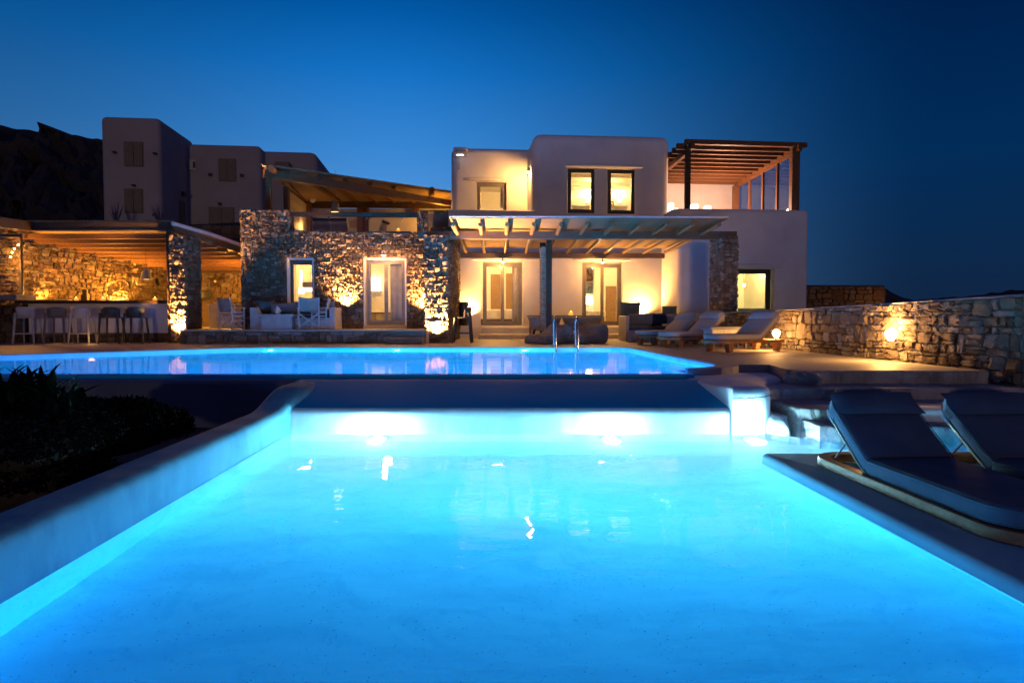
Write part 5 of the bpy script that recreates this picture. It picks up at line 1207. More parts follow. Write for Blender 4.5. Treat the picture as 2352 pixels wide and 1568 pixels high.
cushion('cushion',.6,.42,.17,'dots',(P(1560,0,20.2).x,20.2,zc_),R(-35),R(-14),'dotted cushion at the right end of the corner sofa beside a lounger',seed=8)
cushion('throw_cushion',.68,.55,.2,'throw',(P(1452,0,21.0).x,21.05,DK+.68),R(8),R(-10),'dark furry cushion on the left back of the corner sofa',seed=9)
cushion('throw_cushion',.5,.38,.2,'throw',(P(1544,0,20.95).x,20.95,DK+.72),R(0),R(-5),'fleecy throw folded over the right back of the corner sofa','throw',seed=10)
# ---- upper terrace furniture
zU=zp-.33
def armchair(loc,rz,label):
    rt=root('armchair',label,'chair',loc,rz,group='high-backed chairs round the upper dining table')
    for sx in (-1,1):
        bm=B(); bar(bm,(sx*.3,-.25,0),(sx*.28,-.2,.5),.04); bar(bm,(sx*.28,-.2,.5),(sx*.27,-.38,1.08),.035); obj('back_post',bm,'white',rt)
        bm=B(); bar(bm,(sx*.3,.28,0),(sx*.3,.26,.66),.04); bar(bm,(sx*.3,-.28,.66),(sx*.3,.3,.66),.05,.03); obj('arm',bm,'white',rt)
    bm=B(); sheet(bm,lambda u,v:Vector((-.27+.54*u,-.25-.13*v-.03*math.sin(math.pi*u),.45+.62*v)),6,4); o=obj('backrest',bm,'canvas',rt); o.modifiers.new('s','SOLIDIFY').thickness=.02
    bm=B(); bevbox(bm,-.28,.28,-.24,.26,.42,.46,.01); obj('seat',bm,'canvas',rt)
    bm=B(); tube(bm,[(-.28,-.4,1.04),(.28,-.4,1.04)],.05,8); obj('headrest',bm,'navyf',rt)
armchair(at(746,22.3,zU),R(4),'high-backed chair left of the table edge on the upper terrace')
armchair(at(788,22.3,zU),R(-4),'high-backed chair with its back to the pool, right of its twin on the upper terrace')
armchair(at(862,22.6,zU),R(80),'high-backed chair turned sideways at the end of the upper table')
armchair(at(699,22.8,zU),R(-70),'high-backed chair low by the left post of the upper terrace')
ut=root('upper_table','long weathered table on the upper dining terrace','table',(*at(783,23.4,zU)[:2],zU))
bm=B(); bevbox(bm,-1.6,1.75,-.45,.5,.72,.77,.01); obj('table_top',bm,'beam',ut)
for sx in (-1.4,1.5):
    for sy in (-.35,.4): bm=B(); bar(bm,(sx,sy,.72),(sx,sy,0),.08); obj('leg',bm,'beam',ut)
u2=root('upper_sideboard','pale slatted cabinet with a candle on the upper terrace','cabinet',(*at(908,23.0,zU)[:2],zU))
bm=B(); bevbox(bm,-.55,.6,-.3,.5,.7,.76,.015); obj('cabinet_top',bm,'canvas',u2); bm=B(); box(bm,-.48,.53,-.24,.44,0,.7); obj('cabinet_body',bm,'canvas',u2)
candle((u2.location.x+.15,22.85,zU+.76),'small candle on the pale cabinet of the upper terrace',1.1,glow=.8)
bm=B(); lathe(bm,[(.10,0),(.12,.03),(.10,.05),(.05,.06)],n=16); o=obj('wall_speaker',bm,'white',smooth=40); p=P(719,436+23,25.4); o.location=p; o.rotation_euler=(R(90),0,0); tag(o,'round white speaker on the post of the upper pergola','speaker')
# ---- lanterns on the roof terrace
for px,y0,y1,w,Y,lab in ((1541,497,466,.09,23.2,'tall glowing lantern at the left edge of the roof terrace'),(1594.5,480,469,.12,23.6,'square glowing lantern on the roof parapet right of the front post'),(1624.5,480,473,.12,24.6,'low square glowing lantern under the pink roof wall'),(1554,484,478,.06,24.4,'small glowing lantern just above the sloping roof parapet')):
    p=P(px,y0,Y); h=P(px,y1,Y).z-p.z+.3; rt=root('lantern',lab,'lantern',(p.x,Y,p.z-.3),group='glowing lanterns on the roof terrace')
    bm=B(); bevbox(bm,-w,w,-w,w,.03,h,.05,3); obj('glow_body',bm,'lant',rt,smooth=40); bm=B(); bevbox(bm,-w*.9,w*.9,-w*.9,w*.9,0,.03,.01); obj('base',bm,'white',rt)
lt=root('roof_bench','white built-in bench on the roof terrace carrying the lanterns','bench',(7.5,24,zw-.9)); bm=B(); bevbox(bm,6.9,9.0,23.1,25.2,zw-.9,zw-.32,.03); obj('bench_body',bm,'plaster',lt,world=True)
# ---- garden plants on the left
def leafy(px,py,Y,n,ln,label,seed):
    p=P(px,py,Y); rt=root('succulent',label,'plant',p,group='dark strap-leaved plants at the garden\'s edge'); r=random.Random(seed); bm=B()
    for k in range(n):
        a=r.uniform(0,6.28); up_=r.uniform(.5,1); L_=ln*r.uniform(.6,1.1); w=.022*r.uniform(.8,1.3)
        d=Vector((math.cos(a),math.sin(a),0)); s=Vector((-d.y,d.x,0)); pr=None; base=Vector((r.uniform(-.12,.12),r.uniform(-.1,.1),r.uniform(-.1,.02)))
        for j in range(6):
            t=j/5; c=base+d*(L_*(1-up_)*t+L_*.35*t*t)+Vector((0,0,L_*up_*t*(1-.25*t))); ww=w*math.sin(math.pi*(.12+.86*t)); q_=[bm.verts.new(c-s*ww),bm.verts.new(c+Vector((0,0,-ww*.5))),bm.verts.new(c+s*ww)]
            if pr: bm.faces.new((pr[0],pr[1],q_[1],q_[0])); bm.faces.new((pr[1],pr[2],q_[2],q_[1]))
            pr=q_
    obj('leaves',bm,'leaf',rt)
    bm=B(); tube(bm,[(0,0,-.5),(0,0,0)],.02,5); obj('stem',bm,'shrub',rt)
leafy(20,892,4.6,34,.27,'strap-leaved plant tallest at the left edge before the upper pool',1)
leafy(66,892,4.7,30,.26,'strap-leaved plant beside the tallest one at the left edge',2)
leafy(118,902,4.7,26,.24,'strap-leaved plant with paddle-shaped leaves before the pool rim',3)
leafy(158,915,4.75,12,.20,'small strap-leaved plant at the end of the row',4)
def bush(px,py,Y,rx,ry,rz2,n,label,seed,m='shrub'):
    p=P(px,py,Y); rt=root('bush',label,'bush',(p.x,p.y,p.z)); r=random.Random(seed); bm=B()
    for k in range(n):
        a=r.uniform(0,6.28); ph=math.acos(r.uniform(-.2,1)); rad=r.uniform(.75,1.03)+.12*noise.noise(Vector((a*1.5,ph*3,seed)))
        c=Vector((rx*rad*math.sin(ph)*math.cos(a),ry*rad*math.sin(ph)*math.sin(a),rz2*rad*math.cos(ph))); d=Vector((r.uniform(-1,1),r.uniform(-1,1),r.uniform(-.2,1))).normalized()*.045; s=Vector((r.uniform(-1,1),r.uniform(-1,1),r.uniform(-1,1))).normalized()*.012
        V=[bm.verts.new(c-s),bm.verts.new(c+s),bm.verts.new(c+d)]; bm.faces.new(V)
    obj('foliage',bm,m,rt)
    bm=B(); bmesh.ops.create_icosphere(bm,subdivisions=3,radius=1)
    for v in bm.verts: v.co=Vector((v.co.x*rx*.8,v.co.y*ry*.8,v.co.z*rz2*.8))
    obj('branches',bm,'soil',rt)
bush(225,990,6.3,.85,.8,.30,16000,'wide heather-like bush filling the dark garden behind the low pool wall',1)
bush(20,1010,4.9,.78,.7,.38,12000,'low dark bush under the strap-leaved plants',2)
bush(60,1090,4.9,.6,.5,.3,6000,'small low bush nearest the low pool wall',3)

# ================================================================ INTERIORS
def frame_pic(fr,x0,y0,x1,y1,v,label,paper):
    (u0,z1),(u1,z0)=fr.hit(x0,y0,v),fr.hit(x1,y1,v); c=fr.p((u0+u1)/2,v,(z0+z1)/2); rt=root('framed_picture',label,'picture',c)
    bm=B(); t=.03
    fr.box(bm,u0,u1,v-.03,v,z0,z0+t); fr.box(bm,u0,u1,v-.03,v,z1-t,z1); fr.box(bm,u0,u0+t,v-.03,v,z0+t,z1-t); fr.box(bm,u1-t,u1,v-.03,v,z0+t,z1-t); obj('frame',bm,'black',rt,world=True)
    bm=B(); fr.box(bm,u0+t,u1-t,v-.015,v-.005,z0+t,z1-t); obj('mount',bm,'mount',rt,world=True)
    um,zm=(u0+u1)/2,(z0+z1)/2; bm=B(); fr.box(bm,um-(u1-u0)*.18,um+(u1-u0)*.18,v-.02,v-.016,zm-(z1-z0)*.22,zm+(z1-z0)*.22); obj('drawing',bm,paper,rt,world=True)
# wing room (right): pictures, rope pendant, chairs
vb=2.39
frame_pic(FH,1713,658,1725,690,vb,'lower narrow framed drawing on the wall of the right-hand room','paper')
frame_pic(FH,1726,651,1741,681,vb,'higher wide framed drawing on the wall of the right-hand room','paper')
p=FH.p(FH.hit(1709,650,1.0)[0],1.0,FH.hit(1709,655,1.0)[1]); rt=root('rope_pendant','bare bulb hanging from a knotted rope in the right-hand room','lamp',p)
bm=B(); tube(bm,[(0,0,.05),(0,0,1.2)],.025,8); obj('rope_cord',bm,'rope',rt,smooth=60); bm=B(); bmesh.ops.create_uvsphere(bm,u_segments=10,v_segments=8,radius=.09,matrix=Matrix.Translation((0,0,.55))); obj('knot',bm,'rope',rt,smooth=60)
bm=B(); bmesh.ops.create_uvsphere(bm,u_segments=10,v_segments=8,radius=.05); obj('bulb',bm,'bulb',rt,smooth=60)
for px,lab in ((1712,'grey chair back in the right-hand room, under the narrow picture'),(1745,'grey chair back in the right-hand room, by the window frame')):
    u,z=FH.hit(px,716,.2); rt=root('dining_chair',lab,'chair',FH.p(u,.2,DK+.05)); h=FH.hit(px,708,.2)[1]-DK-.05; bm=B(); bevbox(bm,-.27,.27,-.03,.03,.45,h,.01); obj('backrest',bm,'greyf',rt); bm=B(); bevbox(bm,-.25,.25,0,.45,.42,.47,.01); obj('seat',bm,'greyf',rt)
    for sx in (-.22,.22):
        for sy in (0,.42): bm=B(); bar(bm,(sx,sy,.42),(sx,sy,0),.04); obj('leg',bm,'dwood',rt)
# bedroom 1: bed end, inner door, curtain
def curtain(fr,x0,x1,y0,y1,v,label,m='curtain',lean=0):
    (u0,z1),(u1,z0)=fr.hit(x0,y0,v),fr.hit(x1,y1,v); bm=B(); n=int(max(6,(u1-u0)/.035))
    sheet(bm,lambda a,b_:fr.p(u0+(u1-u0)*a+lean*(1-b_)*(1-a)*.0,v+.035*math.sin(a*n*1.1+.5*b_)*(.6+.4*b_),z1+(z0-z1)*b_),n*4,6); o=obj('curtain',bm,m,smooth=80); o.modifiers.new('s','SOLIDIFY').thickness=.004; return tag(o,label,'curtain')
curtain(FH,1176,1192,606,743,.42,'pale curtain drawn to the right inside the left villa door')
curtain(FH,1417,1424,608,742,.42,'narrow curtain at the right edge of the right villa door')
curtain(FD,896,930,598,742,.46,'grey curtain drawn to the right inside the stone wing\'s door')
curtain(FD,846,853,598,742,.46,'narrow strip of curtain at the left of the stone wing\'s door')
curtain(FH,1149,1160,424,478,2.42,'dark curtain at the right of the upper terrace window')
curtain(FH,1098,1105,424,478,2.42,'dark curtain at the left of the upper terrace window')
def bed(fr,x0,x1,y0,y1,v,label):
    (u0,z1),(u1,z0)=fr.hit(x0,y0,v),fr.hit(x1,y1,v); rt=root('bed',label,'bed',fr.p((u0+u1)/2,v,z0-.1)); tmp=bmesh.new(); box(tmp,u0,u1,v,v+1.6,z0,z1); bmesh.ops.bevel(tmp,geom=list(tmp.edges),offset=.06,segments=3,profile=.5,affect='EDGES'); bm=B(); merge(bm,tmp,fr.mt()); obj('mattress',bm,'sheet',rt,world=True,smooth=50)
    bm=B(); fr.box(bm,u0+.05,u1-.05,v+.05,v+1.5,zfl,z0); obj('bed_base',bm,'beam',rt,world=True)
bed(FH,1100,1185,710,733,1.6,'white-sheeted bed seen through the left villa door')
bed(FH,1345,1392,713,728,1.7,'white-sheeted bed seen through the right villa door')
def pdoor(fr,x0,y0,x1,y1,v,label,rtloc=None):
    (u0,z1),(u1,z0)=fr.hit(x0,y0,v),fr.hit(x1,y1,v); z0=zfl; rt=root('inner_door',label,'door',fr.p((u0+u1)/2,v,z0)); bm=B(); fr.box(bm,u0,u1,v-.04,v,z0,z1); obj('door_leaf',bm,'pole',rt,world=True); bm=B(); fr.box(bm,u0+.08,u1-.08,v-.06,v-.041,z1-.35,z1-.25); fr.box(bm,u0+.08,u1-.08,v-.06,v-.041,z0+.3,z0+.4); obj('rail',bm,'pole',rt,world=True)
pdoor(FH,1127,630,1150,720,4.45,'plank door on the back wall of the left bedroom'); pdoor(FH,1162,628,1181,720,4.4,'second pale door at the right of the left bedroom'); pdoor(FH,1391,657,1414,720,4.45,'plank door on the back wall of the right bedroom')
# shelf, vases, books, lamp in bedroom 2
vs_=2.0
u0,z_=FH.hit(1342,646,vs_); u1,_=FH.hit(1362,646,vs_); zlo=FH.hit(1350,674,vs_)[1]
bk=root('book_shelf','pale wall shelves with pots and books inside the right villa door','shelf',FH.p((u0+u1)/2,vs_+.2,z_))
for zz in (z_,zlo): bm=B(); FH.box(bm,u0-.3,u1,vs_,vs_+.25,zz-.03,zz); obj('shelf_board',bm,'sheet',bk,world=True)
bm=B(); FH.box(bm,u1,u1+.05,vs_-.02,vs_+.4,zfl,z_+.9); FH.box(bm,u0-.3,u1,vs_+.25,vs_+.3,zfl,z_+.9); obj('niche_panel',bm,'plaster',bk,world=True)
def pot(px,py,s,label,handle=False):
    u,z=FH.hit(px,646,vs_); rt=root('clay_pot',label,'pot',FH.p(u,vs_+.12,z_)); bm=B(); lathe(bm,[(.05*s,0),(.11*s,.1*s),(.12*s,.19*s),(.06*s,.3*s),(.045*s,.34*s),(.06*s,.38*s)],n=14); obj('pot_body',bm,'vase',rt,smooth=60)
    if handle: bm=B(); tube(bm,[(.05*s,0,.36*s),(.12*s,0,.34*s),(.12*s,0,.24*s),(.08*s,0,.2*s)],.01,5); obj('handle',bm,'vase',rt)
pot(1350,630,1.15,'round earthen pot on the upper shelf'); pot(1358,630,.75,'small earthen jug with a handle on the upper shelf',True)
r=random.Random(2)
for k in range(7):
    u=u0+.02+k*(u1-u0-.04)/7.5; h=r.uniform(.2,.3); o_=B(); box(o_,-.017,.017,-.08,.08,0,h); o=obj('book',o_,'book'); o.location=FH.p(u,vs_+.1,zlo); o.rotation_euler=(0,R(8 if k>3 else 2),YH); tag(o,'dark book leaning in the row on the lower shelf inside the right villa door','book','books on the lower shelf')
lm=root('table_lamp','glowing table lamp below the book shelf in the right bedroom','lamp',FH.p(FH.hit(1351,690,vs_-.2)[0],vs_-.15,FH.hit(1351,705,vs_)[1]))
bm=B(); lathe(bm,[(.17,.1),(.15,.42)],n=16); obj('lamp_shade',bm,'bulb2',lm,smooth=40); bm=B(); lathe(bm,[(.06,0),(.02,.03),(.02,.1)],n=8); obj('lamp_foot',bm,'vase',lm)
# upper bedroom: two wall lamps, ceiling beams, pillows
for px,lab in ((1349.5,'uplighting wall lamp in the left of the two upper windows'),(1422.5,'uplighting wall lamp in the right of the two upper windows')):
    v=4.15; u,z=FH.hit(px,462,v); rt=root('wall_lamp',lab,'lamp',FH.p(u,v,z)); bm=B(); lathe(bm,[(.03,-.1),(.07,-.02),(.16,.16),(.15,.16)],(0,-.12,0),12,caps=False); obj('lamp_shade',bm,'bulb2',rt,smooth=50); bm=B(); box(bm,-.05,.05,-.1,0,-.1,.03); obj('bracket',bm,'vase',rt)
    light('lamp_light','POINT',(0,-.2,.2),70,WARM2,rt,.06,world=False)
bm=B()
for k in range(5): v=1.0+k*.75; FH.box(bm,U(1242),U(1523),v,v+.14,Z(372,1380)-.17,Z(372,1380)-.001)
obj('ceiling_beam',bm,'sheet',villa,world=True)
for a,b_,lab in ((1312,1356,'white pillow heap behind the left upper window'),(1402,1442,'white pillow heap behind the right upper window')):
    (ua,zt2),(ub,zb2)=FH.hit(a,471,1.0),FH.hit(b_,490,1.0); cushion('pillow',ub-ua,zt2-zb2+.2,.3,'sheet',FH.p((ua+ub)/2,1.0,zb2-.2),YH,0,lab,'pillow',seed=int(a))
u,z=FH.hit(1404,470,3.0); frame_pic(FH,1397,462,1409,487,3.0,'dark framed picture leaning at the left of the right upper window','ink')
# dining room behind the stone wing's window
p=FD.p(FD.hit(692,650,2.0)[0],2.0,FD.hit(692,672,2)[1]); rt=root('cone_wall_lamp','bright hanging lamp in the left of the dining room window','lamp',p); bm=B(); lathe(bm,[(.01,.75),(.03,.7),(.04,.35),(.10,.0),(.08,-.03)],n=14); obj('lamp_glass',bm,'bulb2',rt,smooth=60); bm=B(); tube(bm,[(0,0,.7),(0,0,1.3)],.006,4); obj('cable',bm,'black',rt)
light('lamp_light','POINT',(0,-.15,-.1),10,WARM2,rt,.1,world=False)
p=FD.p(FD.hit(713,660,1.5)[0],1.5,FD.hit(713,660,1.5)[1]); rt=root('drum_pendant','two-tier drum pendant lamp at the right of the dining room window','lamp',p)
bm=B(); lathe(bm,[(.26,0),(.26,.16)],n=20,caps=False); obj('drum_shade',bm,'canvas',rt,smooth=60); bm=B(); lathe(bm,[(.22,-.12),(.24,-.02)],n=20); obj('diffuser',bm,'lant',rt,smooth=60); bm=B(); tube(bm,[(0,0,.1),(0,0,1)],.006,4); obj('cable',bm,'black',rt)
for px,lab in ((681,'pale dining chair at the left inside the dining room window'),):
    u,z=FD.hit(px,693,1.3); rt=root('dining_chair',lab,'chair',FD.p(u,1.3,TR)); h=z-TR; bm=B(); bevbox(bm,-.25,.25,-.03,.03,.45,h,.01); obj('backrest',bm,'mount',rt); bm=B(); bevbox(bm,-.25,.25,0,.45,.42,.47,.01); obj('seat',bm,'mount',rt)
    for sx in (-.22,.22):
        for sy in (0,.42): bm=B(); bar(bm,(sx,sy,.42),(sx,sy,0),.04); obj('leg',bm,'mount',rt)
u,z=FD.hit(712,698,1.8); rt=root('indoor_table','pale dining table corner inside the stone wing\'s window','table',FD.p(u,1.8,TR)); bm=B(); bevbox(bm,-.5,.7,-.3,.6,.70,.76,.01); obj('table_top',bm,'sheet',rt); bm=B(); [box(bm,x-.03,x+.03,y-.03,y+.03,0,.7) for x in (-.4,.6) for y in (-.2,.5)]; obj('legs_frame',bm,'sheet',rt)
# bathroom behind the stone wing's door
(ua,zt2),(ub,_)=FD.hit(846,709,3.0),FD.hit(930,709,3.0); vn=root('vanity_unit','pale bathroom vanity with drawers behind the stone wing\'s door','vanity',FD.p((ua+ub)/2,3.0,TR))
bm=B(); FD.box(bm,ua-.4,ub+.6,3.0,3.55,zt2-.12,zt2); obj('basin_top',bm,'sheet',vn,world=True); bm=B(); FD.box(bm,ua-.35,ub+.55,3.04,3.5,TR,zt2-.12); obj('cupboard',bm,'pole',vn,world=True)
bm=B(); 
for k in range(4): FD.box(bm,ua-.3+k*.55,ua+.2+k*.55,3.02,3.039,zt2-.42,zt2-.18); FD.box(bm,ua-.3+k*.55,ua+.2+k*.55,3.02,3.039,TR+.1,zt2-.47)
obj('drawer_fronts',bm,'shut',vn,world=True)
(ma,mz1),(mb_,mz0)=FD.hit(850,637,3.85),FD.hit(873,669,3.85); ml=root('bathroom_window_light','bright glowing wall light above the basin tap','lamp',FD.p((ma+mb_)/2,3.85,mz0)); bm=B(); FD.box(bm,ma,mb_,3.82,3.9,mz0,mz1); obj('light_panel',bm,'lant',ml,world=True); bm=B(); FD.box(bm,ma-.02,mb_+.06,3.8,3.9,mz0-.05,mz0-.002); obj('sill',bm,'shut',ml,world=True)
u,z=FD.hit(862,678,3.8); bm=B(); p=FD.p(u,3.8,z); tube(bm,[p+Vector((-.12,0,-.05)),p+Vector((.12,0,-.05))],.015,6); tube(bm,[p+Vector((0,0,.05)),p+Vector((0,0,-.05)),p+Vector((0,-.15,-.08))],.015,6); tag(obj('basin_tap',bm,'steel'),'wall-mounted steel tap over the vanity in the bathroom','tap')
# ================================================================ LAMPS
def uplight(px,py,Y,power,label,rot=(0,.18,1),spot=100,fixture=True,color=WARM,size=.03,r=.045):
    p=P(px,py,Y); rt=root('uplight',label,'lamp',p); bm=B(); lathe(bm,[(r,-.14),(r,0),(r*.85,.005)],n=12,caps=False); obj('housing',bm,'black',rt,smooth=50)
    bm=B(); lathe(bm,[(.001,-.01),(r*.9,-.01)],n=12,caps=False); obj('lens',bm,'bulb',rt); light('uplight_beam','SPOT',(0,0,.01),power,color,rt,size,rot=rot,spot=spot,blend=1,world=False); return rt
uplight(413,774,18.50,11000,'small ground uplight blazing at the foot of the pillar beside the bar',(0.05,.10,1),120)
uplight(1003,772,18.38,12000,'small ground uplight blazing at the foot of the pergola\'s left pillar',(0.0,.10,1),120)
uplight(795,706,19.40,4800,'wall uplight on the stone wing between its window and its door',(0,.12,1),125)
uplight(976,716,19.52,3500,'wall uplight on the stone wing half hidden by the lit pillar',(-.05,.15,1),125)
uplight(1077,728,22.30,720,'uplight behind the bin at the white wall\'s left end',(-.03,.02,1),150)
uplight(1475,726,22.78,900,'uplight behind the corner sofa at the white wall\'s right end',(.0,.02,1),150)
pA=fA.p(.35,-.22,1.72); rt=root('uplight','hidden amber uplight at the bar wall\'s near end','lamp',pA); bm=B(); lathe(bm,[(.04,-.1),(.04,0)],n=10); obj('housing',bm,'black',rt); light('uplight_beam','SPOT',(0,0,.02),2200,AMB,rt,.03,rot=(.3,.0,1),spot=140,blend=.8,world=False)
u_,_=fA.hit(268,690); pA=fA.p(u_,-.16,1.70); rt=root('uplight','hidden amber uplight under the middle niche of the bar wall','lamp',pA); bm=B(); lathe(bm,[(.04,-.1),(.04,0)],n=10); obj('housing',bm,'black',rt); light('uplight_beam','SPOT',(0,0,.02),1800,AMB,rt,.03,rot=(-.1,.02,1),spot=130,blend=.8,world=False)
light('bar_glow','POINT',(-12.6,21.0,2.1),420,AMB,bp,.15); light('kitchen_glow','POINT',(-9.6,22.3,2.6),320,AMB,wb,.1)
light('counter_glow','POINT',(-11.6,18.0,.8),3,WARM,bc,.1)
def bulkhead(px,py,Y,power,label,r=.06,down=True):
    p=P(px,py,Y); rt=root('wall_lamp',label,'lamp',p); bm=B(); lathe(bm,[(r*.5,.12),(r*.6,.06),(r,.02),(r*1.3,-.02)],n=14,caps=False); obj('shade',bm,'white',rt,smooth=50)
    bm=B(); bmesh.ops.create_uvsphere(bm,u_segments=10,v_segments=8,radius=r*.8,matrix=Matrix.Translation((0,0,-.01))); obj('bulb',bm,'bulb',rt,smooth=60)
    bm=B(); tube(bm,[(0,0,.11),(0,.14,.13)],.015,6); obj('bracket',bm,'black',rt)
    light('lamp_light','POINT',(0,-.03,-.06),power,WARM,rt,.05,world=False); return rt
bulkhead(881,585,19.0,120,'bright bracket lamp over the stone wing\'s door')
bulkhead(1155,600,22.0,150,'bracket lamp over the left villa door'); bulkhead(1384,601,22.2,150,'bracket lamp over the right villa door')
bulkhead(1214,394,23.75,330,'starry wall lamp in the corner of the upper villa terrace')
def globe(loc,r,power,label,foot=None):
    rt=root('globe_lamp',label,'lamp',loc); bm=B(); lathe(bm,[(r*.35,-r*1.25),(r*.7,-r*.7),(r*.98,-.1*r),(r*.92,r*.45),(r*.5,r*.9),(.01,r)],n=16); obj('globe',bm,'bulb',rt,smooth=70)
    bm=B(); lathe(bm,[(r*.4,-r*1.25-.03),(r*.4,-r*1.25)],n=10); obj('base',bm,'black',rt); light('lamp_light','POINT',(-.0,-.0,r*1.3),power*.5,WARM,rt,r,world=False); light('lamp_light','POINT',(-r*1.6,-r*.4,0),power*.5,WARM,rt,r,world=False); return rt
p=P(1783,765,14.75); globe((p.x,14.75,p.z),.085,100,'glowing pear-shaped lamp on the head end of the beige lounger nearest the stone wall')
fK,_=fr2(K[3][:2],K[4][:2]); u_,z_=fK.hit(2067,767); q_=fK.p(u_,-.16,z_); globe(q_,.095,150,'glowing round lamp mounted on the long boundary wall')
# rooms
def room(fr,px,py,v,power,label='room_light',c=WARM2,par=None,s=.25):
    u,z=fr.hit(px,py,v); light(label,'POINT',fr.p(u,v,z),power,c,par,s)
room(FD,690,585,2.6,270,par=sw); room(FD,890,585,2.3,270,par=sw)
room(FH,1130,594,2.5,360,par=villa); room(FH,1380,594,2.6,360,par=villa); room(FH,1381,425,2.2,200,par=villa); room(FH,1195,430,3.2,200,par=villa); room(FH,1735,590,.6,300,c=(1,.72,.22),par=villa)
light('terrace_glow','POINT',P(1010,498,25.2),90,AMB,up,.15)
light('terrace_glow','POINT',P(700,520,24.6),22,WARM,up,.15)
light('lantern_light','POINT',(7.9,24.6,5.25),650,(1,.50,.30),lt,.25); light('lantern_light','POINT',(7.35,23.3,5.25),60,WARM,lt,.15)
# ================================================================ POOL LAMPS
def poollamp(x,y,z,power,label,color,r=.08,ln=.0,sp=150,pt=0,halo=.03,hx=0):
    rt=root('pool_light',label,'pool light',(x,y,z)); bm=B(); lathe(bm,[(.001,0),(r,0)],n=20,caps=False); o=obj('lens',bm,'pled',rt); o.rotation_euler=(R(90),0,0)
    bm=B(); lathe(bm,[(r,-.02),(r+.03,-.02),(r+.03,.02),(r,.02)],n=20,caps=False); o=obj('rim',bm,'steel',rt); o.rotation_euler=(R(90),0,0)
    light('pool_beam','SPOT',(0,-.05,0),power,color,rt,.08,rot=(0,-1,-.02),spot=sp,blend=.6,world=False)
    light('pool_glow','POINT',(0,-.22,.02),power*1.5,color,rt,.09,world=False)
    if pt: light('pool_halo','POINT',(hx,-.10,halo-z),pt,(.35,.80,1.0),rt,.05,world=False)  # point added above the water for the lamps' light leaving it
    return rt
LB=(1.0,.90,1.0)
poollamp(-1.57,7.66,-.2,1500,'underwater lamp glaring under the left half of the weir wall',LB,pt=110)
poollamp(1.15,7.66,-.2,1500,'underwater lamp glaring under the right half of the weir wall',LB,pt=110)
poollamp(2.80,7.60,-.2,2200,'underwater lamp blazing at the foot of the white buttress',LB,pt=90,sp=170,hx=0)
UB_=(.0,.44,1.0)
for px,lab in ((620,'underwater lamp at the far edge of the upper pool, below the terrace sofa'),(912,'underwater lamp at the far edge of the upper pool, below the stone wing\'s door'),(1205,'underwater lamp at the far edge of the upper pool, left of the ladder')):
    poollamp(P(px,800,16.1).x,16.12,.40,3100,lab,UB_,pt=0)
light('near_floor_fill','AREA',(-.4,-2.8,-.15),185,(.0,.34,1.0),None,.5,rot=(0,1,.0))  # unseen blue fill added to brighten the near pool floor
# bubbles drifting on the low pool
bm=B(); r=random.Random(12); n=0
while n<2600:
    x,y=r.uniform(-2.3,2.35),r.uniform(1.2,6.6); k=noise.noise(Vector((x*1.1,y*1.3,4)))+.5*noise.noise(Vector((x*4,y*4,9)))
    if k<.22 and r.random()>.02: continue
    s=r.uniform(.002,.0055); bmesh.ops.create_icosphere(bm,subdivisions=1,radius=s,matrix=Matrix.Translation((x,y,.001))); n+=1
o=obj('air_bubbles',bm,'glass',smooth=80,kind='stuff')
# ================================================================ SKY
w=bpy.data.worlds.new('World'); scene.world=w; w.use_nodes=True; nt=w.node_tree; nt.nodes.clear()
out=nt.nodes.new('ShaderNodeOutputWorld'); bg=N(nt,'ShaderNodeBackground',Strength=1.0)
tc=N(nt,'ShaderNodeTexCoord'); sx=N(nt,'ShaderNodeSeparateXYZ'); L(nt,tc.outputs['Generated'],sx.inputs[0])
def lin(c): return tuple((x/255/12.92 if x/255<=.04045 else ((x/255+.055)/1.055)**2.4) for x in c)
elev=N(nt,'ShaderNodeMapRange'); elev.inputs['From Min'].default_value=0; elev.inputs['From Max'].default_value=.5; L(nt,sx.outputs['Z'],elev.inputs['Value'])
rl_=ramp(nt,elev.outputs[0],[(0,lin((110,172,236))),(.3,lin((84,152,222))),(.5,lin((54,134,212))),(.68,lin((20,114,198))),(.82,lin((2,90,168))),(.92,lin((0,72,142))),(1,lin((0,56,118)))])
rr2=ramp(nt,elev.outputs[0],[(0,lin((18,36,64))),(.15,lin((12,40,74))),(.42,lin((2,44,88))),(.65,lin((0,36,80))),(.85,lin((0,24,62))),(1,lin((0,14,46)))])
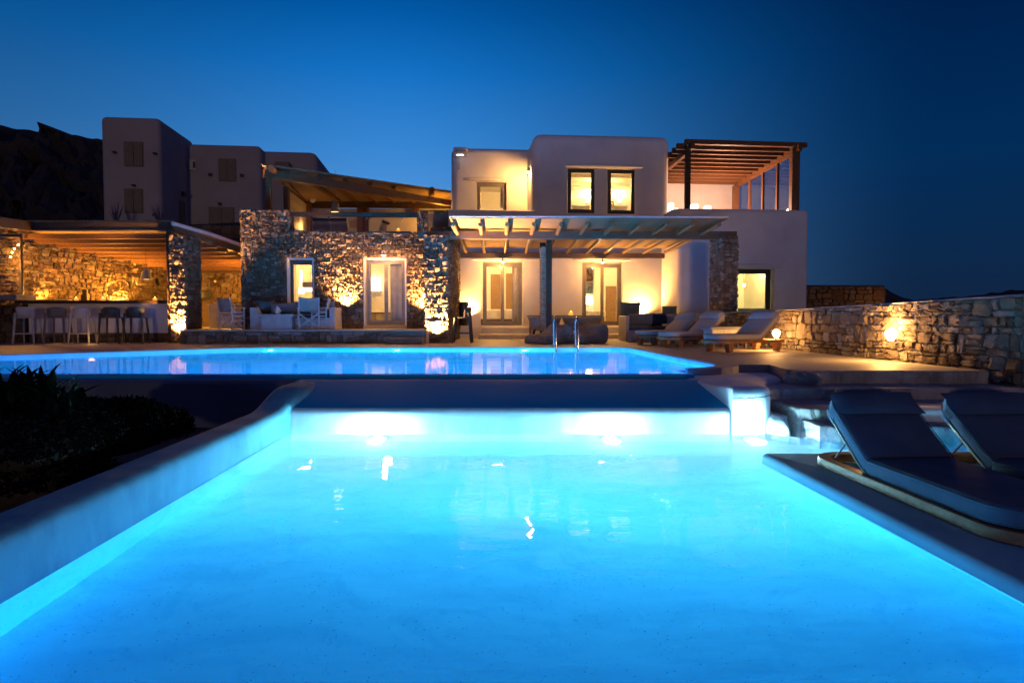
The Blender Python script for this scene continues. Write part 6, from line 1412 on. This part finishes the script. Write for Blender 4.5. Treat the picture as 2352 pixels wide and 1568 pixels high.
nx=N(nt,'ShaderNodeMapRange'); nx.interpolation_type='SMOOTHSTEP'; nx.inputs['From Min'].default_value=-.22; nx.inputs['From Max'].default_value=.54; L(nt,sx.outputs['X'],nx.inputs['Value'])
mx=N(nt,'ShaderNodeMix'); mx.data_type='RGBA'; L(nt,nx.outputs[0],mx.inputs[0]); L(nt,rl_.outputs[0],mx.inputs[6]); L(nt,rr2.outputs[0],mx.inputs[7])
# the eastern sky behind the viewer: dusk purple-blue
ny=N(nt,'ShaderNodeMapRange'); ny.inputs['From Min'].default_value=.5; ny.inputs['From Max'].default_value=.05; L(nt,sx.outputs['Y'],ny.inputs['Value'])
mx2=N(nt,'ShaderNodeMix'); mx2.data_type='RGBA'; L(nt,ny.outputs[0],mx2.inputs[0]); L(nt,mx.outputs[2],mx2.inputs[6]); mx2.inputs[7].default_value=(.038,.036,.118,1)
nl=N(nt,'ShaderNodeMapRange'); nl.interpolation_type='SMOOTHSTEP'; nl.inputs['From Min'].default_value=-.68; nl.inputs['From Max'].default_value=-.12; nl.inputs['To Min'].default_value=.5; L(nt,sx.outputs['X'],nl.inputs['Value'])
sc_=N(nt,'ShaderNodeVectorMath',_operation='SCALE'); L(nt,mx2.outputs[2],sc_.inputs[0]); L(nt,nl.outputs[0],sc_.inputs['Scale']); L(nt,sc_.outputs[0],bg.inputs[0]); L(nt,bg.outputs[0],out.inputs[0])
sun=bpy.data.lights.new('low_dusk_sun','SUN'); sun.energy=.2; sun.angle=R(1.2); sun.color=(1,.68,.5); so=bpy.data.objects.new('low_dusk_sun',sun); COL.objects.link(so)
so.rotation_euler=Vector((-.058,1,-.02)).to_track_quat('-Z','Y').to_euler()
# ================================================================ render
scene.view_settings.view_transform='Standard'; scene.view_settings.look='None'; scene.view_settings.exposure=0; scene.view_settings.gamma=1
scene.render.engine='CYCLES'; c=scene.cycles; c.use_denoising=True; c.max_bounces=8; c.diffuse_bounces=4; c.glossy_bounces=4; c.transmission_bounces=6; c.transparent_max_bounces=16; c.sample_clamp_indirect=4; c.caustics_reflective=False; c.caustics_refractive=True
